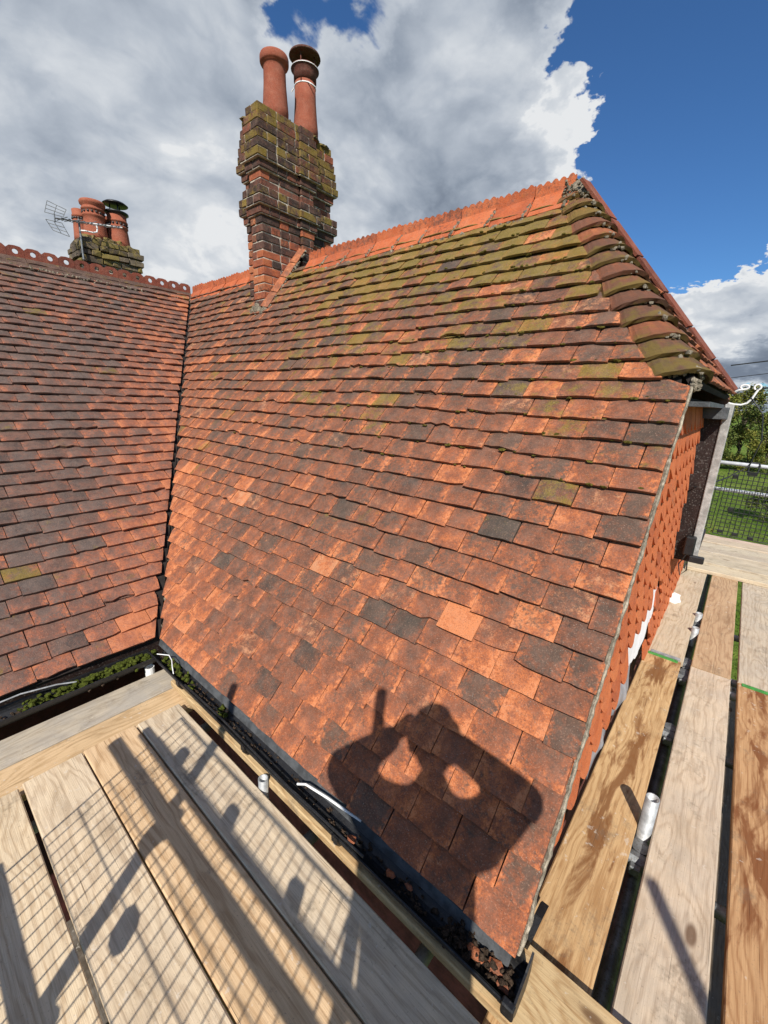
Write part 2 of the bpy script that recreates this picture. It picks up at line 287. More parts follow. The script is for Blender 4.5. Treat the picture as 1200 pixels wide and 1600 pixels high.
# ------------------------------------------------------------------ mesh helpers
class MB:
    def __init__(s): s.v = []; s.f = []; s.c = []; s.w = []
    def add(s, verts, faces, tint=(0.5, 0.3, 0.0), wear=(0.0, 0.0, 0.0)):
        k = len(s.v); s.v += [tuple(v) for v in verts]; s.f += [tuple(i + k for i in f) for f in faces]
        s.c += [tint] * len(verts); s.w += [wear] * len(verts); return s
    def box(s, lo, hi, **kw):
        x0, y0, z0 = lo; x1, y1, z1 = hi
        return s.add([(x0, y0, z0), (x1, y0, z0), (x1, y1, z0), (x0, y1, z0), (x0, y0, z1), (x1, y0, z1), (x1, y1, z1), (x0, y1, z1)],
                     [(3, 2, 1, 0), (4, 5, 6, 7), (0, 1, 5, 4), (1, 2, 6, 5), (2, 3, 7, 6), (3, 0, 4, 7)], **kw)
    def cbox(s, lo, hi, b=0.005, jit=0.0, rnd=random, **kw):
        """box with chamfered edges (24 corners), slightly uneven"""
        vs = []; idx = {}
        for i in (0, 1):
            for j in (0, 1):
                for k in (0, 1):
                    jt = Vector((rnd.uniform(-jit, jit), rnd.uniform(-jit, jit), rnd.uniform(-jit, jit)))
                    c = Vector((hi[0] if i else lo[0], hi[1] if j else lo[1], hi[2] if k else lo[2])) + jt
                    sg = Vector((1 if i else -1, 1 if j else -1, 1 if k else -1))
                    for a in range(3):
                        o = Vector((sg.x * b, sg.y * b, sg.z * b)); o[a] = 0
                        idx[(i, j, k, a)] = len(vs); vs.append(c - o)
        F = []
        for a in range(3):
            b1, b2 = (a + 1) % 3, (a + 2) % 3
            for sd in (0, 1):
                q = []
                for (u, w) in ((0, 0), (1, 0), (1, 1), (0, 1)):
                    key = [0, 0, 0]; key[a] = sd; key[b1] = u; key[b2] = w; q.append(idx[(*key, a)])
                F.append(tuple(q if sd else q[::-1]))
        for a in range(3):                                    # edges running along a
            b1, b2 = (a + 1) % 3, (a + 2) % 3
            for u in (0, 1):
                for w in (0, 1):
                    k0 = [0, 0, 0]; k0[b1] = u; k0[b2] = w; k1 = list(k0); k1[a] = 1
                    q = [idx[(*k0, b1)], idx[(*k1, b1)], idx[(*k1, b2)], idx[(*k0, b2)]]
                    F.append(tuple(q if u != w else q[::-1]))
        for i in (0, 1):
            for j in (0, 1):
                for k in (0, 1):
                    q = [idx[(i, j, k, 0)], idx[(i, j, k, 1)], idx[(i, j, k, 2)]]
                    F.append(tuple(q if (i + j + k) % 2 else q[::-1]))
        return s.add(vs, F, **kw)
    def tube(s, path, r, n=10, cap=True, hollow=False, **kw):
        path = [Vector(p) for p in path]; rings = []
        rad = r if isinstance(r, (list, tuple)) else [r] * len(path)
        up = None; vs = []
        for i, p in enumerate(path):
            t = (path[min(i + 1, len(path) - 1)] - path[max(i - 1, 0)]).normalized()
            if up is None: up = Vector((0, 0, 1)) if abs(t.z) < 0.9 else Vector((1, 0, 0))
            a = t.cross(up).normalized(); b = a.cross(t).normalized(); up = b
            for k in range(n):
                th = 2 * math.pi * k / n; vs.append(p + (a * math.cos(th) + b * math.sin(th)) * rad[i])
        F = []
        for i in range(len(path) - 1):
            for k in range(n):
                F.append((i * n + k, i * n + (k + 1) % n, (i + 1) * n + (k + 1) % n, (i + 1) * n + k))
        if hollow:
            L = len(path) - 1; t = (path[L] - path[L - 1]).normalized(); base = len(vs)
            for (rr, dd) in ((0.84, 0.0), (0.84, -0.12)):
                for k in range(n):
                    c = path[L]; o = vs[L * n + k] - c; vs.append(c + o * rr + t * dd)
            for k in range(n):
                k2 = (k + 1) % n
                F.append((L * n + k, L * n + k2, base + k2, base + k)); F.append((base + k, base + k2, base + n + k2, base + n + k))
            F.append(tuple(base + n + k for k in range(n)))
            F.append(tuple(range(n - 1, -1, -1)))
        elif cap:
            F.append(tuple(range(n - 1, -1, -1))); F.append(tuple((len(path) - 1) * n + k for k in range(n)))
        return s.add(vs, F, **kw)
    def lathe(s, c, prof, n=28, cap_top=True, cap_bot=True, **kw):
        c = Vector(c); vs = []; F = []
        for (r, z) in prof:
            for k in range(n):
                th = 2 * math.pi * k / n; vs.append(c + Vector((r * math.cos(th), r * math.sin(th), z)))
        for i in range(len(prof) - 1):
            for k in range(n): F.append((i * n + k, i * n + (k + 1) % n, (i + 1) * n + (k + 1) % n, (i + 1) * n + k))
        if cap_bot: F.append(tuple(range(n - 1, -1, -1)))
        if cap_top: F.append(tuple((len(prof) - 1) * n + k for k in range(n)))
        return s.add(vs, F, **kw)
    def prism(s, poly, dvec, **kw):
        """closed polygon of 3-D points pushed along dvec"""
        poly = [Vector(p) for p in poly]; n = len(poly); dv = Vector(dvec)
        F = [tuple(range(n)), tuple(range(2 * n - 1, n - 1, -1))] + [((i + 1) % n, i, n + i, n + (i + 1) % n) for i in range(n)]
        return s.add(poly + [p + dv for p in poly], F, **kw)
    def lump(s, c, r, jit=0.35, rnd=random, sub=1, **kw):
        import bmesh
        bm = bmesh.new(); bmesh.ops.create_icosphere(bm, subdivisions=sub, radius=1.0)
        c = Vector(c); r = Vector(r) if not isinstance(r, (int, float)) else Vector((r, r, r)); vs = []
        for v in bm.verts:
            k = 1 + rnd.uniform(-jit, jit); vs.append(c + Vector((v.co.x * r.x, v.co.y * r.y, v.co.z * r.z)) * k)
        F = [tuple(v.index for v in f.verts) for f in bm.faces]; bm.free()
        return s.add(vs, F, **kw)


WLOC = {}


def link(name, mb, material, parent=None, center=True, smooth=False, loc=None):
    """link a mesh builder (world coordinates) as one object, origin at its middle"""
    me = bpy.data.meshes.new(name)
    if loc is not None: c = Vector(loc)
    elif center:
        n = len(mb.v); lo = [min(v[i] for v in mb.v) for i in range(3)]; hi = [max(v[i] for v in mb.v) for i in range(3)]
        c = Vector([(a + b) / 2 for a, b in zip(lo, hi)])
    else: c = Vector((0, 0, 0))
    me.from_pydata([(v[0] - c.x, v[1] - c.y, v[2] - c.z) for v in mb.v], [], mb.f)
    for nm, data in (('tint', mb.c), ('wear', mb.w)):
        at = me.attributes.new(nm, 'FLOAT_VECTOR', 'POINT'); at.data.foreach_set('vector', [x for t in data for x in t])
    if smooth: me.polygons.foreach_set('use_smooth', [True] * len(me.polygons))
    me.materials.append(material); me.update()
    o = bpy.data.objects.new(name, me); COL.objects.link(o); WLOC[o] = c
    if parent is not None: o.parent = parent; o.location = c - WLOC[parent]
    else: o.location = c
    return o


def tag(o, label=None, cat=None, group=None, kind=None):
    if label: o['label'] = label
    if cat: o['category'] = cat
    if group: o['group'] = group
    if kind: o['kind'] = kind
    return o


def empty(name, loc, label=None, cat=None, group=None):
    o = bpy.data.objects.new(name, None); COL.objects.link(o); o.location = loc; WLOC[o] = Vector(loc); o.empty_display_size = 0.1
    return tag(o, label, cat, group)


def px_of(P):
    v = Vector(P); zc = v.dot(CAM_FWD)
    if zc < 0.05: return None
    return (600 + FPX * v.dot(CAM_RIGHT) / zc, 800 + FPX * v.dot(CAM_DOWN) / zc)


# ------------------------------------------------------------------ ground
GZ = -5.2
m, n = mat('meadow_grass'); p = n.node('ShaderNodeNewGeometry').outputs['Position']
gc = n.mix(n.step(n.noise(p, 0.35, 6, 0.65), 0.35, 0.65), (0.095, 0.165, 0.018), (0.175, 0.235, 0.042))
gc = n.mix(n.step(n.noise(p, 3.0, 6, 0.7), 0.45, 0.75), gc, (0.055, 0.085, 0.018))
finish(n, gc, 0.95, n.bump(n.noise(p, 9, 5, 0.7), 1.0, 0.15), spec=0.1)
g = MB(); g.add([(-2500, -2500, GZ), (2500, -2500, GZ), (2500, 2500, GZ), (-2500, 2500, GZ)], [(0, 1, 2, 3)])
tag(link('ground', g, m), kind='structure')
g = MB(); rnd = random.Random(4)
for i in range(9000):                                           # longer grass in the view beyond the scaffold
    y = rnd.uniform(9, 52); x = rnd.uniform(-0.12, 0.16) * y + rnd.uniform(-.5, .5); h = rnd.uniform(0.05, 0.16); a = rnd.uniform(0, 6.28); w = rnd.uniform(.012, .03)
    g.add([(x - w * math.cos(a), y - w * math.sin(a), GZ), (x + w * math.cos(a), y + w * math.sin(a), GZ), (x + rnd.uniform(-.06, .06), y + rnd.uniform(-.06, .06), GZ + h)], [(0, 1, 2)])
tag(link('grass', g, m), kind='stuff')

# ------------------------------------------------------------------ cottage
house = empty('cottage', (-3.0, 3.0, GZ), 'old cottage with red clay tiled roofs, brick chimneys and orange tile hung gable', 'house')
EZ = -1.5
PH = R(52.0); YE = 0.893; XV = -0.20; XC = -2.55
MV = Vector((0, math.cos(PH), math.sin(PH))); MN = Vector((0, -math.sin(PH), math.cos(PH))); MO = Vector((0, YE, EZ))
RIDGE = Vector((-6.157, 3.06, 1.27))
LP = math.atan2(RIDGE.z - EZ, XC - RIDGE.x)
LV = Vector((-math.cos(LP), 0, math.sin(LP))); LN = Vector((math.sin(LP), 0, math.cos(LP))); LO = Vector((XC, 0, EZ))
MLEN = (RIDGE.z - EZ) / math.sin(PH); LLEN = (RIDGE.z - EZ) / math.sin(LP)
YVC = 0.885
HF = Vector((-0.19, 2.156, 0.117)); HA = Vector((-1.06, 3.06, 1.27)); HB = Vector((-0.13, 3.98, 0.09))
S_HIP = (HF.z - EZ) / math.sin(PH)


def main_left(s): t = s / MLEN; return XC + (RIDGE.x - XC) * t + 0.035
def main_right(s):
    if s < S_HIP - 0.02: return XV
    t = (s - S_HIP) / (MLEN - S_HIP); return HF.x + (HA.x - HF.x) * t - 0.150
def left_right(s): t = s / LLEN; return YVC + (RIDGE.y - YVC) * t - 0.035


def sag(u, s): return 0.012 * mnoise.noise(Vector((u * 0.6, s * 0.8, 1.7))) - 0.006


def make_tile(O, U, V, Nn, u0, w, s, L, lo, hi, rnd, tint, wear, lift=0.0, rot=0.0, jag=1.0, th=0.0155):
    """one plain clay tile lying on a slope: 5 x 3 grid on top, real edges; edges outside [lo, hi] are cut"""
    na, nb = 4, 2; top = []; bot = []
    camber = rnd.uniform(0.001, 0.0075); twist = rnd.uniform(-0.0035, 0.0035)
    cornerl = rnd.random() < 0.045 * jag; cornerr = rnd.random() < 0.045 * jag; kind = rnd.random()
    for b in range(nb + 1):
        for a in range(na + 1):
            fa = a / na; fb = b / nb
            u = u0 + w * fa; v = s + L * fb
            if b == 0:
                v += rnd.uniform(-0.0016, 0.0016) * jag
                if cornerl and a == 0: v += rnd.uniform(.003, .013)
                if cornerr and a == na: v += rnd.uniform(.003, .013)
                if kind < 0.035 * jag: v += rnd.uniform(0, 0.022)
            u += -rot * (v - s); v2 = v + rot * (u - u0)
            h = (0.032 + lift) * (1 - fb) + 0.0065 * fb + camber * (1 - (2 * fa - 1) ** 2) + twist * (2 * fa - 1) * (1 - fb)
            l0, h0 = lo(v2), hi(v2)
            u = min(max(u, l0), h0)
            h += sag(u, v2)
            top.append(O + U * u + V * v2 + Nn * h); bot.append(O + U * u + V * v2 + Nn * (h - th))
    W = na + 1; nt_ = len(top); F = []
    for b in range(nb):
        for a in range(na): F.append((b * W + a, b * W + a + 1, (b + 1) * W + a + 1, (b + 1) * W + a))
    for a in range(na): F.append((nt_ + a, nt_ + a + 1, a + 1, a))                           # front edge
    for b in range(nb):
        F.append((b * W, (b + 1) * W, nt_ + (b + 1) * W, nt_ + b * W)); F.append(((b + 1) * W + na, b * W + na, nt_ + b * W + na, nt_ + (b + 1) * W + na))
    F.append(tuple(nt_ + i for i in (0, na, nb * W + na, nb * W))[::-1])
    mb = MB()
    flip = U.cross(V).dot(Nn) < 0
    if flip: F = [f[::-1] for f in F]
    mb.add(top + bot, F, tint=tint, wear=wear)
    for b in range(nb + 1):
        for a in range(na + 1): mb.w[b * W + a] = (wear[0], wear[1], (1.0 if a in (0, na) else 0.0) + (.55 if b == 0 else 0.0) + (.5 if b == 1 and rnd.random() < .4 else 0))
    mb.mid = sum(top, Vector()) / nt_
    def area():
        ps = [px_of(top[i]) for i in (0, na, nb * W // 2 + na, nb * W // 2)]
        if any(p is None for p in ps): return 0
        if all(p[0] < 0 or p[0] > 1200 or p[1] < 0 or p[1] > 1600 for p in ps): return 0
        return abs(sum(ps[i][0] * ps[(i + 1) % 4][1] - ps[(i + 1) % 4][0] * ps[i][1] for i in range(4))) / 2
    mb.size = area()
    return mb


def tile_slope(O, U, V, Nn, smax, g, tw, ustart, uend, lo, hi, rnd, tinter, special=None, odd=0.55, wav=0.010, from_hi=True):
    out = []; rows = int(smax / g)
    for i in range(rows + 1):
        s = i * g + rnd.uniform(-0.003, 0.003)
        rowlift = rnd.uniform(0, 0.002)
        u = uend + (rnd.uniform(-.006, .006) if from_hi else 0); first = True
        while u > ustart:
            w = tw + rnd.uniform(-0.007, 0.006)
            if first and i % 2: w *= odd + rnd.uniform(-.08, .12)
            first = False
            u0 = u - w; um = u - w / 2
            ds = wav * mnoise.noise(Vector((um * 1.15, s * 0.9, 4.2))) + rnd.uniform(-0.005, 0.005)
            if rnd.random() < 0.05: ds -= rnd.uniform(0.004, 0.016)
            if i == 0: ds *= 0.35
            ss = s + ds
            l0, h0 = lo(ss + .06), hi(ss + .06)
            if min(u, h0) - max(u0, l0) > 0.022:
                key = (i, int(round((uend - um) / tw)))
                tint, wear = tinter(um, ss, rnd, i)
                gap = rnd.choice((.0018, .0025, .003, .004, .006))
                lift = rowlift + (rnd.uniform(0, .009) if rnd.random() < .3 else 0)
                out.append(make_tile(O, U, V, Nn, u0 + gap / 2, w - gap, ss, min(0.158, smax + .02 - ss) if smax - ss > .05 else .07, lo, hi, rnd, tint, wear, lift, rnd.gauss(0, 0.014)))
            u = u0
    return out


def lay(tiles, part, material, stuffname, limit=300):
    ts = sorted(tiles, key=lambda t: -t.size); rest = MB()
    for k, t in enumerate(ts):
        if k < limit and t.size > 12: link('roof_tile', t, material, part)
        else:
            kk = len(rest.v); rest.v += t.v; rest.f += [tuple(i + kk for i in f) for f in t.f]; rest.c += t.c; rest.w += t.w
    if rest.v: tag(link(stuffname, rest, material, part), kind='stuff')


def clamp(x, a=0.0, b=1.0): return max(a, min(b, x))


def main_tint(u, s, rnd, i):
    big = mnoise.noise(Vector((u * 0.55, s * 0.75, 9.1))) * 0.16
    hue = clamp(0.325 + big * .9 + rnd.gauss(0, 0.075) + 0.16 * (0.8 - s / MLEN))
    r = rnd.random()
    if r < 0.02: hue = clamp(rnd.gauss(0.18, .05))
    elif r < 0.13: hue = clamp(rnd.gauss(0.62, .07))
    soot = clamp(rnd.gauss(0.31, 0.16) + 0.16 * (s / MLEN))
    mossy = clamp(-0.05 + 0.44 * clamp((s - 1.4) / 1.6) * clamp((u + 4.6) / 2.4) + 0.18 * clamp((s - 2.6) / .8) + rnd.gauss(0, .15) + .2 * mnoise.noise(Vector((u, s, 3.3))))
    # newer, cleaner orange along the valley and the bottom left
    if u < main_left(s) + 0.55 and s < 2.2: hue = clamp(hue + .14); soot *= .6
    return (hue, soot, mossy * (1 if s > .9 else .25)), (clamp(rnd.gauss(0.14, .22) + (.10 if s < 1.2 else 0)), clamp(rnd.gauss(0.17, .16), 0, .5) if rnd.random() < .6 else 0.0, 0)


roof = MB(); rr = MLEN
roof.prism([MO + MN * -0.03 + Vector((XV - 0.03, 0, 0)), MO + MN * -0.03 + Vector((HF.x - .05, 0, 0)) + MV * S_HIP, MO + MN * -0.03 + Vector((HA.x, 0, 0)) + MV * MLEN,
            MO + MN * -0.03 + Vector((RIDGE.x, 0, 0)) + MV * MLEN, MO + MN * -0.03 + Vector((XC, 0, 0))], MN * 0.028)
roof_main = link('roof_slope', roof, M_DECK, house)
rnd = random.Random(21)
mt = tile_slope(MO, Vector((1, 0, 0)), MV, MN, MLEN - 0.03, 0.1068, 0.1665, -6.4, XV, main_left, main_right, rnd, main_tint, wav=0.013)
# the odd tiles one notices: near black one, two bright orange ones, a grey patched one
def recolour(tiles, px, py, tint, wear):
    best = min(tiles, key=lambda t: (lambda p: (p[0] - px) ** 2 + (p[1] - py) ** 2 if p else 1e9)(px_of(t.mid - 0.02 * MV)))
    best.c = [tint] * len(best.v); best.w = [(wear[0], wear[1], w_[2]) for w_ in best.w]
for px, py, tint, wear in [(800, 826, (0.0, 0.75, 0.12), (0, 0, 0)), (712, 992, (0.93, 0.0, 0), (.1, 0, 0)), (628, 990, (0.80, 0.35, 0), (.3, 0, 0)), (605, 950, (.05, .6, .1), (0, 0, 0)),
                           (525, 880, (.72, .0, 0), (.3, .5, 0)), (690, 1128, (.60, 0, 0), (.3, 0, 0)), (925, 950, (.28, .45, 0), (.9, 0, 0)), (912, 1000, (.24, .3, 0), (1, 0, 0)),
                           (845, 975, (.72, .45, 0), (0, 0, 0)), (385, 772, (.85, .05, 0), (.2, .55, 0)), (300, 720, (.95, 0, 0), (0, 0, 0)), (340, 870, (.1, .7, 0), (0, 0, 0)),
                           (880, 770, (.3, .4, .38), (.1, 0, 0)), (650, 965, (.12, .5, 0), (.2, 0, 0)), (705, 410, (0.02, .6, .1), (.2, 0, 0)), (840, 610, (.62, .2, .25), (.2, .3, 0))]:
    recolour(mt, px, py, tint, wear)
lay(mt, roof_main, M_TILE, 'small_roof_tiles')

mc = MB(); rnd = random.Random(91)
for k in range(420):
    s_ = rnd.uniform(1.5, MLEN - .1); u_ = main_right(s_) - abs(rnd.gauss(0, 1.3)) - .02
    if u_ < main_left(s_) + .1: continue
    s_ = int(s_ / .1068) * .1068 + rnd.uniform(-.004, .012); r_ = rnd.uniform(.004, .011)
    mc.lump(MO + Vector((u_, 0, 0)) + MV * s_ + MN * (.026 + rnd.uniform(-.004, .004)), (r_ * 1.6, r_, r_ * .7), .4, rnd)
tag(link('moss_clumps', mc, M_OLIVE, roof_main), kind='stuff')

# verge mortar, lichened
vm = MB(); rnd = random.Random(5); pts = 120; vs = []; F = []
for i in range(pts + 1):
    s0 = S_HIP * i / pts; a = MO + MV * s0; fr_ = (s0 / .1068) % 1
    w = .007 + .006 * mnoise.noise(Vector((s0 * 9, 0, 0))) + rnd.uniform(-.002, .002); h0 = .006 + .014 * (1 - fr_) * .5 + rnd.uniform(-.003, .003)
    for (x, h) in ((XV - .006, h0 - .008), (XV + w * .4, h0 - .002), (XV + w, h0 - .008), (XV + w - .002, -.035), (XV - .006, -.035)): vs.append(a + Vector((x, 0, 0)) + MN * h)
for i in range(pts):
    for k in range(5): F.append((i * 5 + k, i * 5 + (k + 1) % 5, (i + 1) * 5 + (k + 1) % 5, (i + 1) * 5 + k))
F += [(4, 3, 2, 1, 0), tuple(pts * 5 + k for k in range(5))]
vm.add(vs, F)
tag(link('verge_mortar', vm, M_VERGE, roof_main))

# left wing
def left_tint(u, s, rnd, i):
    near = clamp(1 - (left_right(s) - u) / 0.75); low = clamp(1 - s / 1.0)
    hue = clamp(0.25 + 0.42 * near * rnd.uniform(.5, 1.1) + .10 * low + rnd.gauss(0, .065) + .1 * mnoise.noise(Vector((u, s, 7.7))))
    if rnd.random() < .04: hue = clamp(hue - .2)
    return (hue, clamp(rnd.gauss(.44, .14) - .42 * near), clamp(rnd.gauss(-.05, .12) + .2 * clamp((s - 3.2) / 1.5))), (clamp(rnd.gauss(.1, .2)), clamp(rnd.gauss(.0, .1)), 0)


YL0 = -0.9
lf = MB()
lf.prism([LO + LN * -.03 + Vector((0, YL0, 0)), LO + LN * -.03 + Vector((0, YVC, 0)), LO + LN * -.03 + Vector((0, RIDGE.y, 0)) + LV * LLEN, LO + LN * -.03 + Vector((0, YL0, 0)) + LV * LLEN], LN * .028)
roof_left = link('roof_slope', lf, M_DECK, house)
rnd = random.Random(33)
ltiles = tile_slope(LO, Vector((0, 1, 0)), LV, LN, LLEN - .03, 0.1065, 0.170, YL0, RIDGE.y + .1, lambda s: YL0, left_right, rnd, left_tint, wav=0.005)
ltiles = [t for t in ltiles if t.size > 0 or t.mid.y > -.35]
for px, py, tint, wear in [(85, 1010, (.04, .25, 0), (.3, 0, 0)), (70, 908, (.02, .6, 0), (0, 0, 0)), (208, 985, (.95, 0, 0), (0, 0, 0)), (148, 852, (.05, .7, .2), (0, 0, 0)), (20, 915, (.3, .4, .5), (0, 0, 0))]:
    recolour(ltiles, px, py, tint, wear)
lay(ltiles, roof_left, M_TILE2, 'small_roof_tiles')

# valley: dark lining with mortar crumbs and moss
va = Vector((XC, YVC, EZ)); vb = Vector((RIDGE.x, RIDGE.y, RIDGE.z)); vd = (vb - va)
vdir = vd.normalized(); vn = (MN + LN).normalized(); vside = vdir.cross(vn)
vl = MB(); vl.prism([va + vside * .06 - vn * .03, va - vside * .06 - vn * .03, va - vn * .05], vd)
valley = link('valley_lining', vl, M_LEAD, house)
cr = MB(); ms = MB(); rnd = random.Random(8)
for i in range(420):
    t = rnd.random() ** .8; p = va + vd * t + vside * rnd.gauss(0, .016) + vn * rnd.uniform(-.035, -.005)
    (ms if rnd.random() < .16 else cr).lump(p, rnd.uniform(.005, .013) * (1.3 if t < .5 else 1), .4, rnd)
tag(link('mortar_crumbs', cr, M_MORTAR, valley), kind='stuff'); tag(link('moss_clumps', ms, M_MOSS, valley), kind='stuff')

# half-hip face and far slope, seen edge on
hu = (HB - HF).normalized(); hv = (HA - (HF + HB) / 2).normalized(); hn = hu.cross(hv).normalized()
if hn.x < 0: hn = -hn
hw = (HB - HF).length; hl = (HA - (HF + HB) / 2).length
hp = MB(); hp.prism([HF - hn * .03, HB - hn * .03, HA - hn * .03], hn * .028)
hipface = link('roof_slope', hp, M_DECK, house)
rnd = random.Random(14)
hlo = lambda s: hw / 2 * clamp(s / hl) + .07; hhi = lambda s: hw - hw / 2 * clamp(s / hl) - .07
ht = tile_slope(HF, hu, hv, hn, hl - .05, .1068, .1665, 0, hw, hlo, hhi, rnd, main_tint)
lay(ht, hipface, M_TILE, 'small_roof_tiles', 40)
bk = MB(); bk.prism([HB, Vector((XV, 5.22, EZ)), Vector((RIDGE.x - 2.5, 5.22, EZ)), Vector((RIDGE.x, RIDGE.y, RIDGE.z)), HA], Vector((0, -.04, -.03)), tint=(.4, .4, .2))
bk.prism([Vector((RIDGE.x, YL0, RIDGE.z)), Vector((RIDGE.x, RIDGE.y, RIDGE.z)), Vector((RIDGE.x - 2.6, RIDGE.y + 1.6, RIDGE.z - 2.02)), Vector((RIDGE.x - 2.6, YL0, RIDGE.z - 2.02))], Vector((-.02, 0, -.04)), tint=(.4, .4, .2))
link('roof_slope', bk, M_TILE, house)

# bonnet tiles up the near hip
bonn_m = MB(); rnd = random.Random(3)
row0 = int(S_HIP / .1068) + 1
out_h = (MN + hn).normalized()
i = row0 - 1
while True:
    s = i * 0.1068; z = EZ + s * math.sin(PH); t = (z - HF.z) / (HA.z - HF.z)
    if t > 0.99: break
    t = max(t, -0.01)
    H0 = HF + (HA - HF) * t; up = (HA - HF).normalized(); H1 = H0 + up * 0.17
    W = rnd.uniform(.160, .180); verts = []; K = 12; th = .022
    for (H, liftc, base, wk) in ((H0, rnd.uniform(.040, .054), .026, 1.0), (H1, .012, .006, .82)):
        w = W * wk
        A = H + Vector((-w, 0, 0)) + MN * base; B = H + hu * w * .92 + hn * base; Cc = H + out_h * (base + liftc * 1.55)
        A2 = H + Vector((-w * .62, 0, 0)) + MN * (base + liftc * .62 + .012); B2 = H + hu * w * .62 + hn * (base + liftc * .62 + .012)
        for layer in (0, 1):
            for k in range(K + 1):
                f = k / K
                P = A * (1 - f) ** 4 + A2 * 4 * f * (1 - f) ** 3 + Cc * 6 * f * f * (1 - f) ** 2 + B2 * 4 * f ** 3 * (1 - f) + B * f ** 4
                verts.append(P - (out_h * th if layer else Vector((0, 0, 0))) + Vector((rnd.uniform(-.002, .002), rnd.uniform(-.002, .002), rnd.uniform(-.0025, .0025))))
    F = []; Q = K + 1                                            # 0 low-top, Q low-under, 2Q high-top, 3Q high-under
    for k in range(K):
        F += [(k, k + 1, 2 * Q + k + 1, 2 * Q + k), (Q + k + 1, Q + k, 3 * Q + k, 3 * Q + k + 1), (k + 1, k, Q + k, Q + k + 1)]
    F += [(0, 2 * Q, 3 * Q, Q), (K, Q + K, 3 * Q + K, 2 * Q + K)]
    bb = MB(); bb.add(verts, F, tint=(clamp(rnd.gauss(.5, .12)), clamp(rnd.gauss(.3, .15)), clamp(rnd.gauss(.26, .18))), wear=(.1, .1, 0))
    bb.c = [(c_[0], c_[1], c_[2] + (.34 if Q <= k_ < 2 * Q else .10 if k_ < Q else -.12)) for k_, c_ in enumerate(bb.c)]
    bb.w = [(.1, .1, .8 if k_ in (0, Q, 2 * Q, 3 * Q, 2 * Q + K // 3, 2 * Q + K // 2) else 0) for k_ in range(len(bb.v))]
    link('bonnet_tile', bb, M_TILE, hipface, smooth=False)
    for k in range(30):                                          # mortar bed showing under the lower lip
        f = rnd.uniform(-.9, .9); q = H0 + (Vector((f * W, 0, 0)) if f < 0 else hu * f * W) + up * rnd.uniform(.016, .05) + out_h * (rnd.uniform(-.012, .0) + .034 * (1 - abs(f)))
        bonn_m.lump(q, rnd.uniform(.006, .011), .4, rnd)
    i += 1
bonn_m.prism([HA + Vector((-.10, -.07, -.07)), HA + Vector((.06, -.075, -.10)), HA + Vector((.035, -.03, .035)), HA + Vector((.0, .0, .085)), HA + Vector((-.05, -.012, .062)), HA + Vector((-.095, -.035, .0))], (.0, .09, .0))
for k in range(45):
    bonn_m.lump(HA + Vector((rnd.uniform(-.095, .05), rnd.uniform(-.085, -.03), rnd.uniform(-.09, .05))), rnd.uniform(.006, .013), .3, rnd)
for k in range(120):                                             # bedding along the far hip
    f = rnd.random(); bonn_m.lump(HA + (HB - HA) * f - hu * rnd.uniform(.09, .15) + hn * rnd.uniform(-.015, .012), rnd.uniform(.007, .014), .3, rnd)
for k in range(40): bonn_m.lump(HF + Vector((rnd.uniform(-.02, .016), rnd.uniform(-.02, .03), rnd.uniform(-.05, -.005))), rnd.uniform(.006, .012), .3, rnd)
tag(link('bedding_mortar', bonn_m, M_MORTAR, hipface), kind='stuff')

# far hip: angular hip tiles, six lengths with mortar joints
rnd = random.Random(6); fd = HB - HA; nseg = 6
for k in range(nseg):
    a = HA + fd * ((k + .02) / nseg) + Vector((.02, 0, .03)); b = HA + fd * ((k + .97) / nseg) + Vector((.02, 0, .03)); tb = MB()
    bno = Vector((0, math.sin(PH), math.cos(PH))); oo = (hn + bno).normalized()
    sec = [a - hu * .11 + hn * .012, a + oo * .035, a + Vector((-.12, 0, 0)) + bno * .012, a + Vector((-.12, 0, 0)) - bno * .004, a + oo * .015, a - hu * .11 - hn * .004]
    tb.prism(sec, b - a, tint=(rnd.uniform(.15, .45), rnd.uniform(0, .2), 0)); link('hip_tile', tb, M_HIP, hipface)

# main ridge: angle tiles with a wavy crest
def ridge_piece(x0, x1, rnd, tint):
    mb = MB(); Y = RIDGE.y; zt = RIDGE.z + .030; w = .105; dz = w * math.tan(PH) * .96
    x0 += .002; x1 -= .002; sk = rnd.uniform(-.006, .006); tl = rnd.uniform(.004, .018)
    sec = [(Y - w, zt - dz), (Y - .010, zt + .004), (Y + .010, zt + .004), (Y + w, zt - dz), (Y + w - .012, zt - dz - .012), (Y, zt - .03), (Y - w + .012, zt - dz - .012)]
    mb.prism([(x0, y + sk, z + sk - tl * .4) for y, z in sec], (x1 - x0, 0, tl), tint=tint)
    nw = 30; per = (x1 - x0) / 5.0; top = []
    for i in range(nw + 1):
        x = x0 + (x1 - x0) * i / nw; zz = zt + .072 + .026 * (abs(math.sin(math.pi * (x - x0) / per + .3)) ** .7 - .6) + rnd.uniform(-.003, .003) + tl * (i / nw - .4); top.append((x, zz))
    vs = []; F = []
    for (x, zz) in top: vs += [(x, Y - .008 + sk, zt - .004), (x, Y - .006 + sk, zz + sk), (x, Y + .008 + sk, zz + sk), (x, Y + .009 + sk, zt - .004)]
    for i in range(nw):
        o = i * 4
        for k in range(3): F.append((o + k, o + 4 + k, o + 5 + k, o + 1 + k)[::-1])
    F += [(0, 1, 2, 3), (nw * 4 + 3, nw * 4 + 2, nw * 4 + 1, nw * 4)]
    mb.add(vs, F, tint=(tint[0], tint[1] + .12, .06))
    return mb


